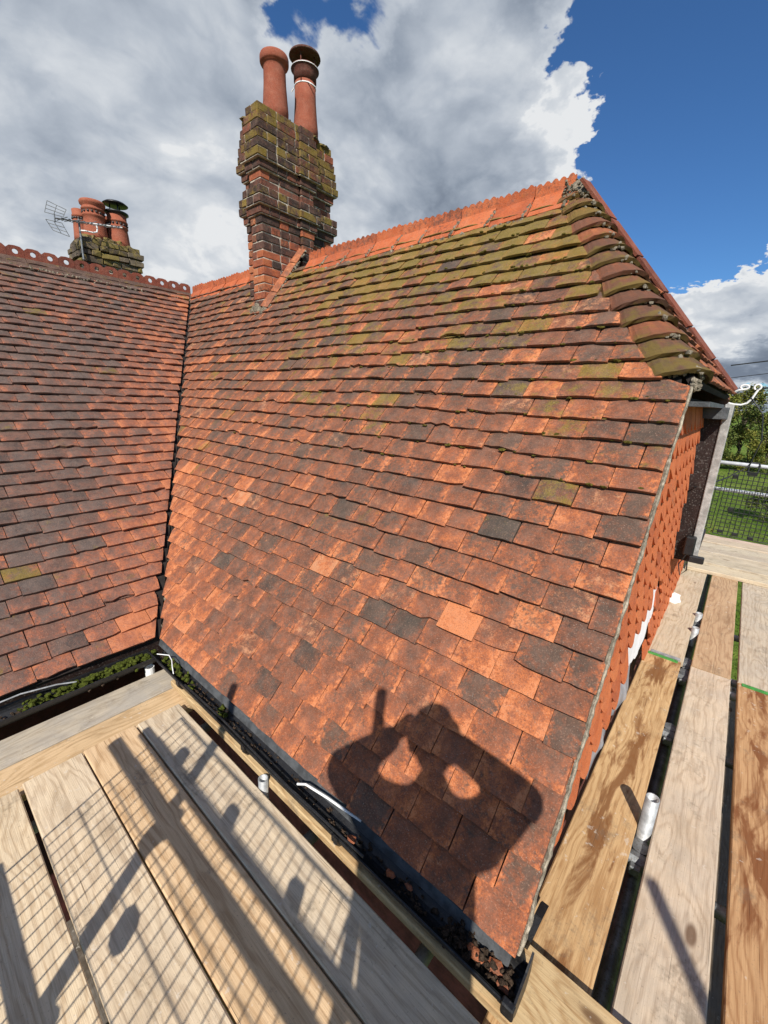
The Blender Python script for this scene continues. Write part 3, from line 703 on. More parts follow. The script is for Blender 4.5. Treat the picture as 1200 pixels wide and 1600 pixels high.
rnd = random.Random(12)
xs = [-3.66, -3.37, -3.06, -2.755, -2.47, -2.2, -1.91, -1.627, -1.356, -1.10]
for x0, x1 in list(zip(xs, xs[1:])) + [(-6.12 + .29 * k, -5.83 + .29 * k) for k in range(6)]:
    link('ridge_tile', ridge_piece(x0, x1, rnd, (rnd.uniform(.25, .7), rnd.uniform(0.05, .34), 0), ), M_RIDGE, roof_main)
rm = MB()
for k in range(420):
    x = rnd.uniform(-6.1, -1.05)
    if -4.4 < x < -3.75: continue
    near = min(abs(x - q) for q in xs)
    q = Vector((x, RIDGE.y - .10 + rnd.uniform(-.012, .012), RIDGE.z + .025 - .105 * math.tan(PH) + rnd.uniform(-.028, .0)))
    rm.lump(q, rnd.uniform(.008, .02), .4, rnd)
for q in xs[1:]:                                                  # mortar in the joints
    for k in range(16):
        f = rnd.random(); rm.lump((q + rnd.uniform(-.006, .006) - .03 * f, RIDGE.y - .108 * f - .004, RIDGE.z + .03 - f * .105 * math.tan(PH) * .96), rnd.uniform(.007, .014), .3, rnd)
tag(link('ridge_mortar', rm, M_MORTAR, roof_main), kind='stuff')

# left ridge: crest of rings, two holes to each tile
def ring_crest(y0, y1, rnd, tint):
    mb = MB(); X = RIDGE.x; zt = RIDGE.z + .022; hw_ = (y1 - y0) / 2
    w = .12; dz = w * math.tan(LP)
    sec = [(X + w, zt - dz), (X + .012, zt + .006), (X - .012, zt + .006), (X - w, zt - dz), (X - w, zt - dz - .018), (X, zt - .02), (X + w, zt - dz - .018)]
    mb.prism([(x, y0 + .002, z) for x, z in sec], (0, y1 - y0 - .004, 0), tint=(tint[0] * .25, .7, .15))
    for k in (0, 1):
        c = y0 + hw_ * (k + .5); a = hw_ / 2 - .001; zc = zt + .058; r = .025; N = 16; inner = []; outer = []
        oct_ = [(a, .0), (a, .026), (a * .62, .05), (0, .055), (-a * .62, .05), (-a, .026), (-a, 0), (-a, -.03), (-a, -.056), (-a * .5, -.056), (0, -.056), (a * .5, -.056), (a, -.056), (a, -.03)]
        vs = []; F = []
        n = len(oct_)
        for x in (X - .009, X + .009):
            for (dy, dzz) in oct_:
                ang = math.atan2(dzz, dy); vs.append((x, c + dy, zc + dzz)); vs.append((x, c + r * math.cos(ang), zc + r * math.sin(ang)))
        for i in range(n):
            j = (i + 1) % n
            F += [(2 * n + 2 * i, 2 * n + 2 * j, 2 * n + 2 * j + 1, 2 * n + 2 * i + 1), (2 * j, 2 * i, 2 * i + 1, 2 * j + 1),
                  (2 * i, 2 * j, 2 * n + 2 * j, 2 * n + 2 * i), (2 * j + 1, 2 * i + 1, 2 * n + 2 * i + 1, 2 * n + 2 * j + 1)]
        mb.add(vs, F, tint=tint)
    return mb


rnd = random.Random(17); y = 3.045
while y > 0.3:
    link('crested_ridge_tile', ring_crest(y - .2935, y, rnd, (rnd.uniform(.35, .6), rnd.uniform(.05, .3), .02)), M_CREST, roof_left); y -= .2945
lm = MB()
for k in range(260):
    yy = rnd.uniform(.3, 3.05); q = Vector((RIDGE.x + .125, yy, RIDGE.z + .005 - .12 * math.tan(LP))) + LV * rnd.uniform(-.03, .015) + LN * rnd.uniform(.0, .016)
    lm.lump(q, rnd.uniform(.008, .018), .4, rnd)
tag(link('ridge_mortar', lm, M_MORTAR, roof_left), kind='stuff')


# ------------------------------------------------------------------ chimneys
def brick_stack(parent, blocks, z0, courses, ch, prj, tinter, rnd, faces=('-y', '+x'), jit=.002, material=None):
    """courses of single bricks round the seen faces of each block; prj(k) = how far course k stands out"""
    for k in range(courses):
        p = prj(k); za = z0 + k * ch + .005; zb = z0 + (k + 1) * ch - .006
        for (x0, x1, y0, y1) in blocks:
            X0, X1, Y0, Y1 = x0 - p, x1 + p, y0 - p, y1 + p; dpt = .105
            y = Y0; first = True                              # along +x face
            corner_here = k % 2 == 0
            if not corner_here: y = Y0 + dpt + .008
            hd = (k % 2 == 1)
            while y < Y1 - .012:
                L = .102 if hd else .205
                if Y1 - y - L < .05: L = Y1 - y
                jx = rnd.uniform(-.002, .003)
                b = MB().cbox((X1 - dpt, y, za), (X1 + jx, min(y + L, Y1), zb), .0045, jit, rnd, tint=tinter(k, rnd)[0], wear=tinter(k, rnd)[1]); link('brick', b, material or M_BRICK, parent)
                y += L + .010; hd = not hd if rnd.random() < .7 else hd
            x = X1 - (dpt + .009 if corner_here else 0); hd = k % 2 == 0
            while x > X0 + .012:
                L = .102 if hd else .205
                if x - L - X0 < .05: L = x - X0
                jx = rnd.uniform(-.002, .003)
                b = MB().cbox((max(x - L, X0), Y0 - jx, za), (x, Y0 + dpt, zb), .0045, jit, rnd, tint=tinter(k, rnd)[0], wear=tinter(k, rnd)[1]); link('brick', b, material or M_BRICK, parent)
                x -= L + .010; hd = not hd if rnd.random() < .7 else hd


CH = .0745; CZ0 = .70
def prj_main(k):
    return {12: .004, 13: .026, 14: .055, 15: .052, 18: .026, 19: .060, 20: .046, 21: .040, 22: .030, 23: .022, 24: .006}.get(k, 0.0)
def tint_main(k, rnd):
    if k >= 19: return (clamp(rnd.gauss(.28, .12)), clamp(rnd.gauss(.4, .15)), clamp(rnd.gauss(.36, .14))), (.3, 0, 0)
    if k in (14, 15): return (clamp(rnd.gauss(.25, .12)), .45, clamp(rnd.gauss(.26, .18))), (.3, 0, 0)
    if k < 4: return (clamp(rnd.gauss(.45, .2)), .3, clamp(rnd.gauss(.15, .15))), (.2, .2, 0)
    if k > 12: return (clamp(rnd.gauss(.42, .18)), clamp(rnd.gauss(.38, .2)), .05), (.1, .08, 0)
    return (clamp(rnd.gauss(.72, .15)) if rnd.random() < .54 else clamp(rnd.gauss(.18, .1)), clamp(rnd.gauss(.28, .2)), 0), (.1, .1, 0)


BL = [(-4.33, -3.985, 2.80, 3.645), (-4.115, -3.93, 2.705, 3.165), (-4.10, -3.905, 3.175, 3.335)]
core = MB()
for (x0, x1, y0, y1) in BL:
    core.box((x0 + .01, y0 + .008 if y0 < 2.75 else y0 + .01, .3), (x1 - .008, y1 - .01, 1.66), tint=(0, 0, 0))
    for k in range(13, 25):
        q = prj_main(k); core.box((x0 - q + .01, y0 - q + .008, CZ0 + k * CH - .003), (x1 + q - .008, y1 + q - .01, CZ0 + (k + 1) * CH - .004))
chim = link('chimney', core, M_LIME, house)
brick_stack(chim, BL, CZ0, 25, CH, prj_main, tint_main, random.Random(9))
fl = MB(); rnd = random.Random(2)
for k in range(120):                                              # flaunching on top
    fl.lump((rnd.uniform(-4.27, -3.97), rnd.uniform(2.78, 3.60), CZ0 + 25 * CH + rnd.uniform(-.02, .002)), (rnd.uniform(.03, .06), rnd.uniform(.03, .06), rnd.uniform(.012, .022)), .25, rnd, tint=(.2, .3, .35))
tag(link('flaunching', fl, M_STONE, chim))
# side fillet of orange tile slips and a lump of mortar at the foot
for k in range(4):
    a = Vector((-3.93, 2.70 + k * .125, 0)); b = Vector((-3.93, 2.70 + (k + 1) * .125 - .006, 0))
    for v in (a, b): v.z = EZ + (v.y - YE) * math.tan(PH)
    s_ = MB(); upn = MN
    s_.prism([a + Vector((-.01, 0, 0)) + upn * .060, a + Vector((.006, 0, 0)) + upn * .062, a + Vector((.085, 0, 0)) + upn * .034, a + Vector((.075, 0, 0)) + upn * .02, a + Vector((-.01, 0, 0)) + upn * .01], b - a, tint=(.68 - .1 * (k == 0), .15, 0), wear=(.2, .35, 0))
    link('fillet_slip', s_, M_TILE, chim)
mm = MB()
for k in range(70):
    x = rnd.uniform(-4.13, -3.87); yy = 2.69 + rnd.uniform(-.03, .02); mm.lump((x, yy, EZ + (yy - YE) * math.tan(PH) + rnd.uniform(.0, .05)), rnd.uniform(.014, .03), .35, rnd)
for k in range(40):
    f = rnd.random(); yy = 2.70 + .5 * f; mm.lump((-3.845 + rnd.uniform(-.012, .012), yy, EZ + (yy - YE) * math.tan(PH) + rnd.uniform(.02, .04)), rnd.uniform(.01, .018), .35, rnd)
tag(link('foot_mortar', mm, M_MORTAR, chim), kind='stuff')

zt = CZ0 + 25 * CH
pot = MB().lathe((-4.06, 3.00, zt - .03), [(.118, 0), (.122, .10), (.114, .20), (.105, .32), (.103, .42), (.108, .455), (.128, .462), (.134, .475), (.134, .515), (.128, .53), (.098, .53), (.09, .48), (.088, .2)], cap_top=True, tint=(.5, .05, 0))
link('chimney_pot', pot, M_POT, chim, smooth=True)
pot = MB().lathe((-4.06, 3.37, zt - .03), [(.122, 0), (.126, .10), (.116, .20), (.106, .34), (.103, .52), (.098, .52), (.09, .3)], cap_top=True, tint=(.5, .05, 0))
link('chimney_pot', pot, M_POT, chim, smooth=True)
PC = Vector((-4.06, 3.37, zt - .03))
cow = MB().lathe(PC, [(.108, .50), (.112, .50), (.112, .56), (.132, .60), (.138, .605), (.135, .615), (.105, .60), (.10, .52)], tint=(.15, .3, 0))
for k in range(4):
    a = k * math.pi / 2 + .5; cow.tube([PC + Vector((.104 * math.cos(a), .104 * math.sin(a), .46)), PC + Vector((.104 * math.cos(a), .104 * math.sin(a), .72))], .006, 6, tint=(.2, .3, 0))
cow.lathe(PC, [(.150, .700), (.156, .706), (.150, .722), (.10, .752), (.04, .772), (.001, .776)], cap_top=False, tint=(.02, .4, 0))
link('cowl', cow, M_CREST, chim, smooth=True)
st = MB(); st.lathe(PC, [(.105, .457), (.1085, .458), (.1085, .466), (.105, .467)], cap_top=False, cap_bot=False)
st.lathe(PC, [(.139, .600), (.1405, .602), (.1405, .605), (.139, .607)], cap_top=False, cap_bot=False)
st.tube([PC + Vector((.10, -.05, .46)), PC + Vector((.13, -.03, .44)), PC + Vector((.135, .02, .435))], .005, 6); st.tube([PC + Vector((-.09, -.07, .465)), PC + Vector((-.12, -.08, .44))], .005, 6)
link('strap', st, M_WHITE, chim)

# chimney beyond the left ridge
LB = [(-7.50, -7.0, 2.10, 2.76)]
core = MB(); core.box((-7.49, 2.11, -.2), (-7.01, 2.75, 1.90))
chim2 = link('chimney', core, M_LIME, house)
brick_stack(chim2, LB, 1.30, 8, .075, lambda k: {4: .02, 5: .045, 6: .05, 7: .02}.get(k, 0), lambda k, r: ((clamp(r.gauss(.4, .25)), .4, clamp(r.gauss(.35, .2))), (.5, 0, 0)), random.Random(44), jit=.010, material=M_STONE)
fl = MB()
for k in range(90):
    q = (rnd.uniform(-7.44, -7.07), rnd.uniform(2.17, 2.69)); dd = min(1, 1.6 * (1 - max(abs(q[0] + 7.25) / .26, abs(q[1] - 2.43) / .34)))
    fl.lump((*q, 1.88 + .06 * dd), rnd.uniform(.04, .07), .3, rnd, tint=(.4, .3, .5))
tag(link('flaunching', fl, M_STONE, chim2))


def roll_pot(c, r, h, top, name='chimney_pot'):
    prof = [(r * 1.16, 0), (r * 1.1, .06), (r * 1.02, h * .45), (r * .96, h * .58), (r * 1.06, h * .60), (r * 1.06, h * .64), (r * .98, h * .655), (r * .98, h * .75), (r * 1.08, h * .765), (r * 1.08, h * .80), (r * .98, h * .815)]
    prof += [(r * 1.0, h * .86), (r * 1.17, h * .90), (r * 1.2, h * .96), (r * 1.1, h), (r * .9, h), (r * .85, h * .8)] if top else [(r * 1.0, h * .98), (r * .85, h), (r * .8, h * .8)]
    o = link(name, MB().lathe(c, prof, 24, tint=(.75, .1, 0)), M_POT, chim2, smooth=True)
    dots = MB()
    for k in range(16):
        a = 2 * math.pi * k / 16; dots.lump(Vector(c) + Vector((r * .975 * math.cos(a), r * .975 * math.sin(a), h * .70)), .017, .0, rnd)
    link('pot_vent', dots, M_BLACKM, chim2)
    return o


roll_pot((-7.18, 2.31, 1.92), .125, .46, True); roll_pot((-7.2, 2.60, 1.90), .118, .42, False)
roll_pot((-7.38, 2.20, 1.92), .08, .38, False); roll_pot((-7.42, 2.50, 1.92), .08, .40, False)
cw = MB(); pc = Vector((-7.2, 2.60, 1.90)); cw.lathe(pc, [(.10, .40), (.15, .43), (.148, .445), (.10, .45)])
for k in range(3):
    a = k * 2.1; cw.tube([pc + Vector((.07 * math.cos(a), .07 * math.sin(a), .44)), pc + Vector((.07 * math.cos(a), .07 * math.sin(a), .54))], .008, 6)
cw.lathe(pc, [(.150, .535), (.155, .54), (.12, .565), (.03, .585), (.001, .587)], cap_top=False)
link('cowl', cw, M_BLACK, chim2, smooth=True)

# television aerial strapped to that chimney
aer = empty('television_aerial', (-6.9, 2.05, 1.8), 'silver television aerial with grid reflector strapped to the chimney behind the left ridge', 'aerial')
b = MB(); b.tube([(-6.9, 1.79, 1.982), (-6.9, 2.155, 2.034)], .008, 8); link('boom', b, M_STEELD, aer)
b = MB(); b.tube([(-6.9, 2.155, 2.034), (-6.9, 2.545, 2.092)], .009, 8); link('boom', b, M_WHITE, aer)
b = MB(); b.tube([(-6.93, 2.05, 1.60), (-6.93, 2.055, 2.06)], .012, 8); link('mast', b, M_STEELD, aer)
b = MB(); b.tube([(-6.93, 2.06, 1.93), (-6.9, 2.10, 1.932), (-6.9, 2.19, 1.936), (-6.9, 2.235, 1.955), (-6.9, 2.245, 1.995), (-6.9, 2.24, 2.03)], .009, 8); link('bracket_arm', b, M_WHITE, aer)
for quad in ([(-6.97, 1.76, 2.172), (-6.84, 1.909, 2.093), (-6.86, 1.872, 2.010), (-6.99, 1.722, 2.045)], [(-6.99, 1.722, 1.969), (-6.86, 1.850, 1.938), (-6.84, 1.905, 1.803), (-6.97, 1.775, 1.862)]):
    b = MB(); A_, B_, C_, D_ = [Vector(v) for v in quad]
    for k in range(4): f = k / 3; b.tube([A_.lerp(D_, f), B_.lerp(C_, f)], .0042, 5)
    for k in range(3): f = k / 2; b.tube([A_.lerp(B_, f), D_.lerp(C_, f)], .0038, 5)
    link('reflector_grid', b, M_STEELD, aer)
b = MB(); b.tube([(-6.90, 1.795, 2.03), (-6.90, 1.793, 1.94)], .007, 6); link('reflector_post', b, M_STEELD, aer)
for k in range(9):
    yy = 1.87 + .078 * k; zz = 1.982 + .142 * (yy - 1.79)
    b = MB(); b.tube([(-7.0, yy - .03, zz), (-6.80, yy + .03, zz - .012 if k % 2 else zz + .01)], .0045, 5); b.box((-6.912, yy - .01, zz - .013), (-6.888, yy + .01, zz + .013)); link('director', b, M_STEELD, aer)

# ------------------------------------------------------------------ gable: hung tiles, window bay, membrane
WX = -0.245
gw = MB(); yp = [(0.93, EZ - .02), (HF.y, HF.z - .06), (HB.y, HF.z - .06), (5.14, EZ - .02), (5.14, -1.34), (0.93, -1.40)]
yp = [(1.04, -1.425)] + yp[1:3] + [(5.02, -1.425)]
gw.prism([(WX - .02, y, z) for y, z in yp], (-.2, 0, 0)); gable = link('gable_wall', gw, M_DECK, house)
rnd = random.Random(52); tg = .098; tw = .165
def gable_top(y): return min(EZ - .06 + (y - YE) * math.tan(PH), HF.z - .09)
def membrane_low(y):                                             # where the hung tiles stop above the loose white sheet
    if y < 2.12: return -1.40
    if y < 3.08: return -1.16 + .14 * (y - 2.12)
    return -1.75
for r_ in range(-2, 19):
    z0 = -1.78 + r_ * tg; off = (r_ % 2) * tw / 2
    y = .95 - off
    while y < 4.95:
        ym = y + tw / 2
        if z0 + tg < gable_top(ym) - .01 and z0 > membrane_low(ym) - .02 and (ym < 3.40 + rnd.uniform(-.04, .06) or z0 < -1.16) and ym > .97:
            h = min(.155, gable_top(ym) - z0); ww = tw - .007; cz = .052
            prof = [(-ww / 2, cz * 1.0), (-ww * .36, cz * .52), (-ww * .19, cz * .10), (0, 0), (ww * .19, cz * .10), (ww * .36, cz * .52), (ww / 2, cz), (ww / 2, h), (-ww / 2, h)]
            tilt = rnd.uniform(-.003, .004)
            o0 = Vector((WX + .012, ym, z0)); vs = []
            for lay_ in (0, 1):
                for (dy, dz_) in prof: vs.append(o0 + Vector((.026 * (1 - dz_ / .155) + tilt * (1 - dz_ / .155) - .012 * lay_, dy, dz_)))
            n_ = len(prof); F = [tuple(range(n_)), tuple(range(2 * n_ - 1, n_ - 1, -1))] + [((i + 1) % n_, i, n_ + i, n_ + (i + 1) % n_) for i in range(n_)]
            link('wall_tile', MB().add(vs, F, tint=(clamp(rnd.gauss(.5, .16)), clamp(rnd.gauss(.08, .12)), 0), wear=(.05, 0, 0)), M_HUNG, gable)
        y += tw
def sheet(name, y0, y1, top, low, x0, amp, material, seed, NY=22, NZ=10):
    vs = []; F = []; r2 = random.Random(seed)
    for i in range(NY + 1):
        y = y0 + (y1 - y0) * i / NY; jt = r2.uniform(-.014, .014)
        for k in range(NZ + 1):
            f = k / NZ; zz = top(y) * (1 - f) + (low(y) + jt) * f
            vs.append((x0 + amp * mnoise.noise(Vector((y * 6, zz * 4, seed))) + amp * .5 * mnoise.noise(Vector((y * 15, zz * 7, seed + 3))) + .01 * f, y, zz))
    for i in range(NY):
        for k in range(NZ): F.append((i * (NZ + 1) + k, i * (NZ + 1) + k + 1, (i + 1) * (NZ + 1) + k + 1, (i + 1) * (NZ + 1) + k))
    nv = len(vs); vs += [(x - .003, y, z) for x, y, z in vs]; F += [tuple(i + nv for i in f[::-1]) for f in F]
    return link(name, MB().add(vs, F), material, gable)


sheet('membrane', 2.02, 3.14, lambda y: -.96, lambda y: -1.38 + .02 * math.sin(y * 9), WX + .004, .008, M_SHEET, 5)
sheet('membrane', 1.80, 2.62, lambda y: -1.30, lambda y: -1.66, WX - .012, .03, M_GREYSH, 9)
# window bay under the half-hip: dark cheek, weathered post, sill, panes
bay = empty('window_bay', (-0.2, 3.7, -1.6)); bay.parent = house; bay.location = Vector((-0.2, 3.7, -1.6)) - WLOC[house]
link('cheek', MB().box((-.255, 3.44, -1.0), (-.128, 3.50, .03)), M_BROWN, bay)
link('corner_post', MB().cbox((-.128, 3.425, -1.01), (-.082, 3.505, .035), .004), M_GREYW, bay)
link('head_board', MB().box((-.25, 3.30, -.055), (-.10, 4.6, .015)), M_LEAD, bay)
fr = MB()
for y0, y1 in ((3.51, 3.55), (3.95, 3.99), (4.40, 4.44)): fr.box((-.15, y0, -.95), (-.11, y1, -.06))
for z0, z1 in ((-1.0, -.95), (-.52, -.49), (-.10, -.058)): fr.box((-.148, 3.512, z0), (-.113, 4.438, z1))
link('window_frame', fr, M_BROWN, bay); link('pane', MB().box((-.137, 3.55, -.95), (-.131, 4.40, -.1)), M_GLASS, bay)
link('sill', MB().box((-.25, 3.51, -1.04), (-.09, 4.46, -1.003)), M_BROWN, bay)
# eave soffit of the half-hip
link('soffit', MB().box((-.25, 2.20, .01), (-.13, 3.95, .03)), M_LEAD, hipface)
# black clamp, cable and a folded white label by the foot of the bay
cl = empty('cable_clamp', (-.12, 3.38, -1.3), 'black cable clamp at the foot of the grey window post', 'clamp')
b = MB(); b.cbox((-.165, 3.37, -.96), (-.105, 3.43, -.83), .008); b.cbox((-.125, 3.36, -1.00), (-.04, 3.40, -.955), .006); link('body', b, M_BLACK, cl)
b = MB(); b.tube([(-.14, 3.38, -.95), (-.17, 3.36, -1.03), (-.15, 3.35, -1.10), (-.12, 3.36, -1.06), (-.13, 3.38, -.97)], .004, 6); link('cable_loop', b, M_BLACK, cl)
lb = MB(); lb.prism([(-.225, 4.20, -1.64), (-.17, 4.18, -1.64), (-.16, 4.22, -1.58), (-.21, 4.24, -1.575)], (.012, .035, .004)); lb.prism([(-.17, 4.18, -1.638), (-.14, 4.24, -1.638), (-.16, 4.23, -1.585)], (.004, .008, .002))
tag(link('folded_card', lb, M_WHITE), 'small folded white card lying on the boards against the tile hung wall', 'card')

# house walls
w = MB(); w.box((-6.4, 1.12, GZ), (-.33, 5.1, -1.45)); link('wall', w, M_WALL, house)
w = MB(); w.box((-8.5, YL0 + .1, GZ), (-2.82, 1.10, EZ - .02)); link('wall', w, M_WALL_SHADED, house)
w = MB(); w.prism([(-2.80, YL0 + .1, EZ - .03), (RIDGE.x, YL0 + .1, RIDGE.z - .10), (-8.5, YL0 + .1, EZ - .03)], (0, .2, 0)); link('wall', w, M_WALL_SHADED, house)
fa = MB(); fa.box((-2.60, .925, EZ - .17), (XV - .04, .945, EZ - .012)); link('fascia', fa, M_BROWN, house)
fa = MB(); fa.box((XC - .035, YL0, EZ - .17), (XC - .015, .90, EZ - .012)); link('fascia', fa, M_BROWN, house)
ef = MB(); ef.prism([(-2.56, YE + .04, EZ - .012), (-2.56, YE - .004, EZ - .022), (-2.56, YE - .018, EZ - .055), (-2.56, YE + .03, EZ - .05)], (XV + 2.545, 0, 0)); link('eave_strip', ef, M_LEAD, house)


def gutter(name, axis, c, a0, a1, r=.056, ends=(True, True)):
    """half-round trough along x or y; c = (across, z) of its middle at lip height"""
    mb = MB(); K = 12; vs = []; F = []
    prof = []
    for k in range(K + 1): th = math.pi + math.pi * k / K; prof.append((r * math.cos(th), r * math.sin(th)))
    prof = [(-r - .006, .004), (-r - .006, -.010)] + prof + [(r + .002, .006)]
    inner = [(x * .93, z * .93 + .001) for x, z in prof]
    def P(a, q): return (a, c[0] + q[0], c[1] + q[1]) if axis == 'x' else (c[0] + q[0], a, c[1] + q[1])
    n_ = len(prof)
    for a in (a0, a1):
        for q in prof: vs.append(P(a, q))
        for q in inner: vs.append(P(a, q))
    for k in range(n_ - 1): F += [(k, k + 1, 2 * n_ + k + 1, 2 * n_ + k), (n_ + k + 1, n_ + k, 3 * n_ + k, 3 * n_ + k + 1)]
    for e in (0, 2 * n_): F += [(e + k, e + n_ + k, e + n_ + k + 1, e + k + 1) for k in range(n_ - 1)]
    F += [(0, 2 * n_, 3 * n_, n_), (n_ - 1, 2 * n_ - 1, 4 * n_ - 1, 3 * n_ - 1)]
    mb.add(vs, F)
    return mb, P


mb, P = gutter('gutter', 'x', (.848, EZ - .030), -2.50, -.165)
gut = link('gutter', mb, M_BLACK, house)
e = MB(); pr = [(-.064, .012), (-.062, -.012), (-.058, -.03), (-.04, -.052), (0, -.066), (.04, -.05), (.06, -.015), (.064, .052), (.02, .03)]
e.prism([P(-.168, q) for q in pr], (.006, 0, 0)); e.cbox((-.195, .775, EZ - .055), (-.160, .797, EZ - .012), .004); link('stop_end', e, M_BLACK, gut)
for x in (-2.1, -1.45, -.85):
    e = MB(); e.box((x, .78, EZ - .05), (x + .03, .788, EZ - .022)); e.tube([(x + .015, .785, EZ - .05), (x + .015, .81, EZ - .088), (x + .015, .86, EZ - .095), (x + .015, .925, EZ - .07)], .008, 6); link('gutter_bracket', e, M_BLACK, gut)
dp = MB(); dp.prism([(-.215, .97, -1.585), (-.205, .955, -1.52), (-.200, 1.02, -1.50), (-.200, 1.09, -1.53), (-.21, 1.12, -1.585)], (.022, 0, 0)); link('end_clip', dp, M_BLACK, gut)
lt = MB(); rnd = random.Random(29)
for k in range(420):
    x = rnd.uniform(-2.48, -.19); q = rnd.gauss(0, .018)
    if rnd.random() < .5 and x < -.6 and x > -1.6: continue
    lt.lump((x, .848 + q, EZ - .079 + q * q * 9 + rnd.uniform(0, .012)), (rnd.uniform(.003, .011), rnd.uniform(.003, .007), rnd.uniform(.002, .005)), .5, rnd)
for k in range(110): lt.lump((rnd.uniform(-.40, -.18), .848 + rnd.gauss(0, .02), EZ - .075 + rnd.uniform(0, .03)), rnd.uniform(.004, .011), .5, rnd)
tag(link('gutter_litter', lt, M_LITTER, gut), kind='stuff')
for (x, yy, s_) in [(-.30, .845, .03), (-.245, .855, .032), (-.21, .83, .02), (-.62, .84, .022), (-.55, .85, .018), (-.80, .835, .025)]:
    e = MB().lump((x, yy, EZ - .055), (s_, s_ * .6, s_ * .3), .25, rnd, tint=(.7, .1, 0)); link('tile_shard', e, M_TILE, gut)
mz = MB()
for k in range(26): x = rnd.choice((-2.2, -2.05, -1.75, -2.3)) + rnd.gauss(0, .05); mz.lump((x, .848 + rnd.gauss(0, .02), EZ - .06), rnd.uniform(.008, .02), .4, rnd)
tag(link('moss_clumps', mz, M_MOSS, gut), kind='stuff')
cb = MB(); cb.tube([(-1.10, .825, EZ - .02), (-1.06, .835, EZ + .0), (-.95, .85, EZ + .006), (-.86, .862, EZ + .004), (-.795, .878, EZ - .005)], .0048, 8)
tag(link('white_cable', cb, M_WHITE), 'white cable lying along the black gutter below the main roof', 'cable')
cb = MB(); cb.tube([(-2.38, .80, EZ + .0), (-2.30, .835, EZ + .012), (-2.24, .825, EZ + .012), (-2.19, .805, EZ + .002), (-2.17, .80, EZ - .03)], .0028, 8)
tag(link('white_cable', cb, M_WHITE), 'short white cable curled in the corner where the two gutters meet', 'cable')
cb = MB(); cb.tube([(-2.0, .787, EZ - .004), (-1.6, .79, EZ + .002), (-1.1, .783, EZ - .004), (-.7, .79, EZ - .001)], .005, 7)
tag(link('black_cable', cb, M_BLACK), 'black cable running along the outer lip of the gutter under the main roof', 'cable')

mb, P = gutter('gutter', 'y', (XC + .085, EZ - .035), YL0, .80, .058)
mb.v = [(2 * (XC + .085) - x, y, z) for x, y, z in mb.v]; mb.f = [f[::-1] for f in mb.f]
gut2 = link('gutter', mb, M_BLACK, house)
mz = MB()
for k in range(640):
    y = .15 + .68 * rnd.betavariate(2.2, 1.6); q = rnd.gauss(0, .016)
    if rnd.random() < .5: continue
    mz.lump((XC + .085 + q, y, EZ - .045 + rnd.uniform(-.012, .022) - q * q * 8), (rnd.uniform(.007, .015), rnd.uniform(.008, .018), rnd.uniform(.005, .010)), .4, rnd)
tag(link('moss_clumps', mz, M_MOSS, gut2), kind='stuff')
lt = MB()
for k in range(260): lt.lump((XC + .085 + rnd.gauss(0, .02), rnd.uniform(-.2, .8), EZ - .075 + rnd.uniform(0, .012)), (rnd.uniform(.004, .012), rnd.uniform(.005, .014), .005), .5, rnd)
tag(link('gutter_litter', lt, M_LITTER, gut2), kind='stuff')
rib = MB(); rib.tube([(XC + .05, -.3, EZ + .006), (XC + .06, .0, EZ + .012), (XC + .055, .2, EZ + .014), (XC + .075, .34, EZ + .0), (XC + .09, .42, EZ - .02)], .004, 8)
tag(link('plastic_strip', rib, M_STEEL), 'dull grey plastic strip lying in the moss of the left gutter', 'strip')
dpipe = MB(); dpipe.tube([(-2.44, .77, -2.6), (-2.44, .77, -1.60)], .026, 14, hollow=True)
tag(link('pipe_stub', dpipe, M_WHITE), 'short white pipe end standing in the gap below the left gutter', 'pipe')

# ------------------------------------------------------------------ scaffold
BT = .038
def board(x0, x1, y0, y1, zt, material, label, group, along, bend=0.0, ends=None, rnd=random.Random(77)):
    """scaffold board: chamfered, very slightly bowed plank, local x along its length"""
    if along == 'x': L, W, c, rz = x1 - x0, y1 - y0, ((x0 + x1) / 2, (y0 + y1) / 2), 0
    else: L, W, c, rz = y1 - y0, x1 - x0, ((x0 + x1) / 2, (y0 + y1) / 2), math.pi / 2
    mb = MB(); ns = 14; vs = []; F = []; ch = .004; hw_ = W / 2
    sec = [(-hw_ + ch, 0), (-hw_, -ch), (-hw_, -BT + ch), (-hw_ + ch, -BT), (hw_ - ch, -BT), (hw_, -BT + ch), (hw_, -ch), (hw_ - ch, 0)]
    tw = rnd.uniform(-.002, .002); bw = rnd.uniform(-.003, .003)
    for i in range(ns + 1):
        f = i / ns; x = -L / 2 + L * f; dy = bw * math.sin(math.pi * f); dzz = bend * math.sin(math.pi * f)
        for (yy, zz) in sec: vs.append((x, yy + dy + rnd.uniform(-.0006, .0006), zz + dzz + tw * (2 * f - 1) * yy / hw_))
    for i in range(ns):
        for k in range(8): F.append((i * 8 + k, (i + 1) * 8 + k, (i + 1) * 8 + (k + 1) % 8, i * 8 + (k + 1) % 8)[::-1])
    F.append(tuple(range(7, -1, -1))[::-1]); F.append(tuple(ns * 8 + k for k in range(8))[::-1])
    mb.add(vs, F)
    o = link('scaffold_board', mb, material, center=False); o.location = (c[0], c[1], zt); o.rotation_euler = (0, 0, rz)
    tag(o, label, 'board', group)
    for sd, mt_ in (ends or []):
        e = MB(); xx = sd * L / 2; q = .0025
        e.box((min(xx - sd * .032, xx + sd * .0015), -hw_ * .82, -.001), (max(xx - sd * .032, xx + sd * .0015), hw_ * .82, q))
        e.box((min(xx, xx + sd * q), -hw_ * .82, -BT), (max(xx, xx + sd * q), hw_ * .82, q))
        eo = link('end_band', e, mt_, center=False); eo.parent = o; eo.location = (0, 0, 0)
    return o


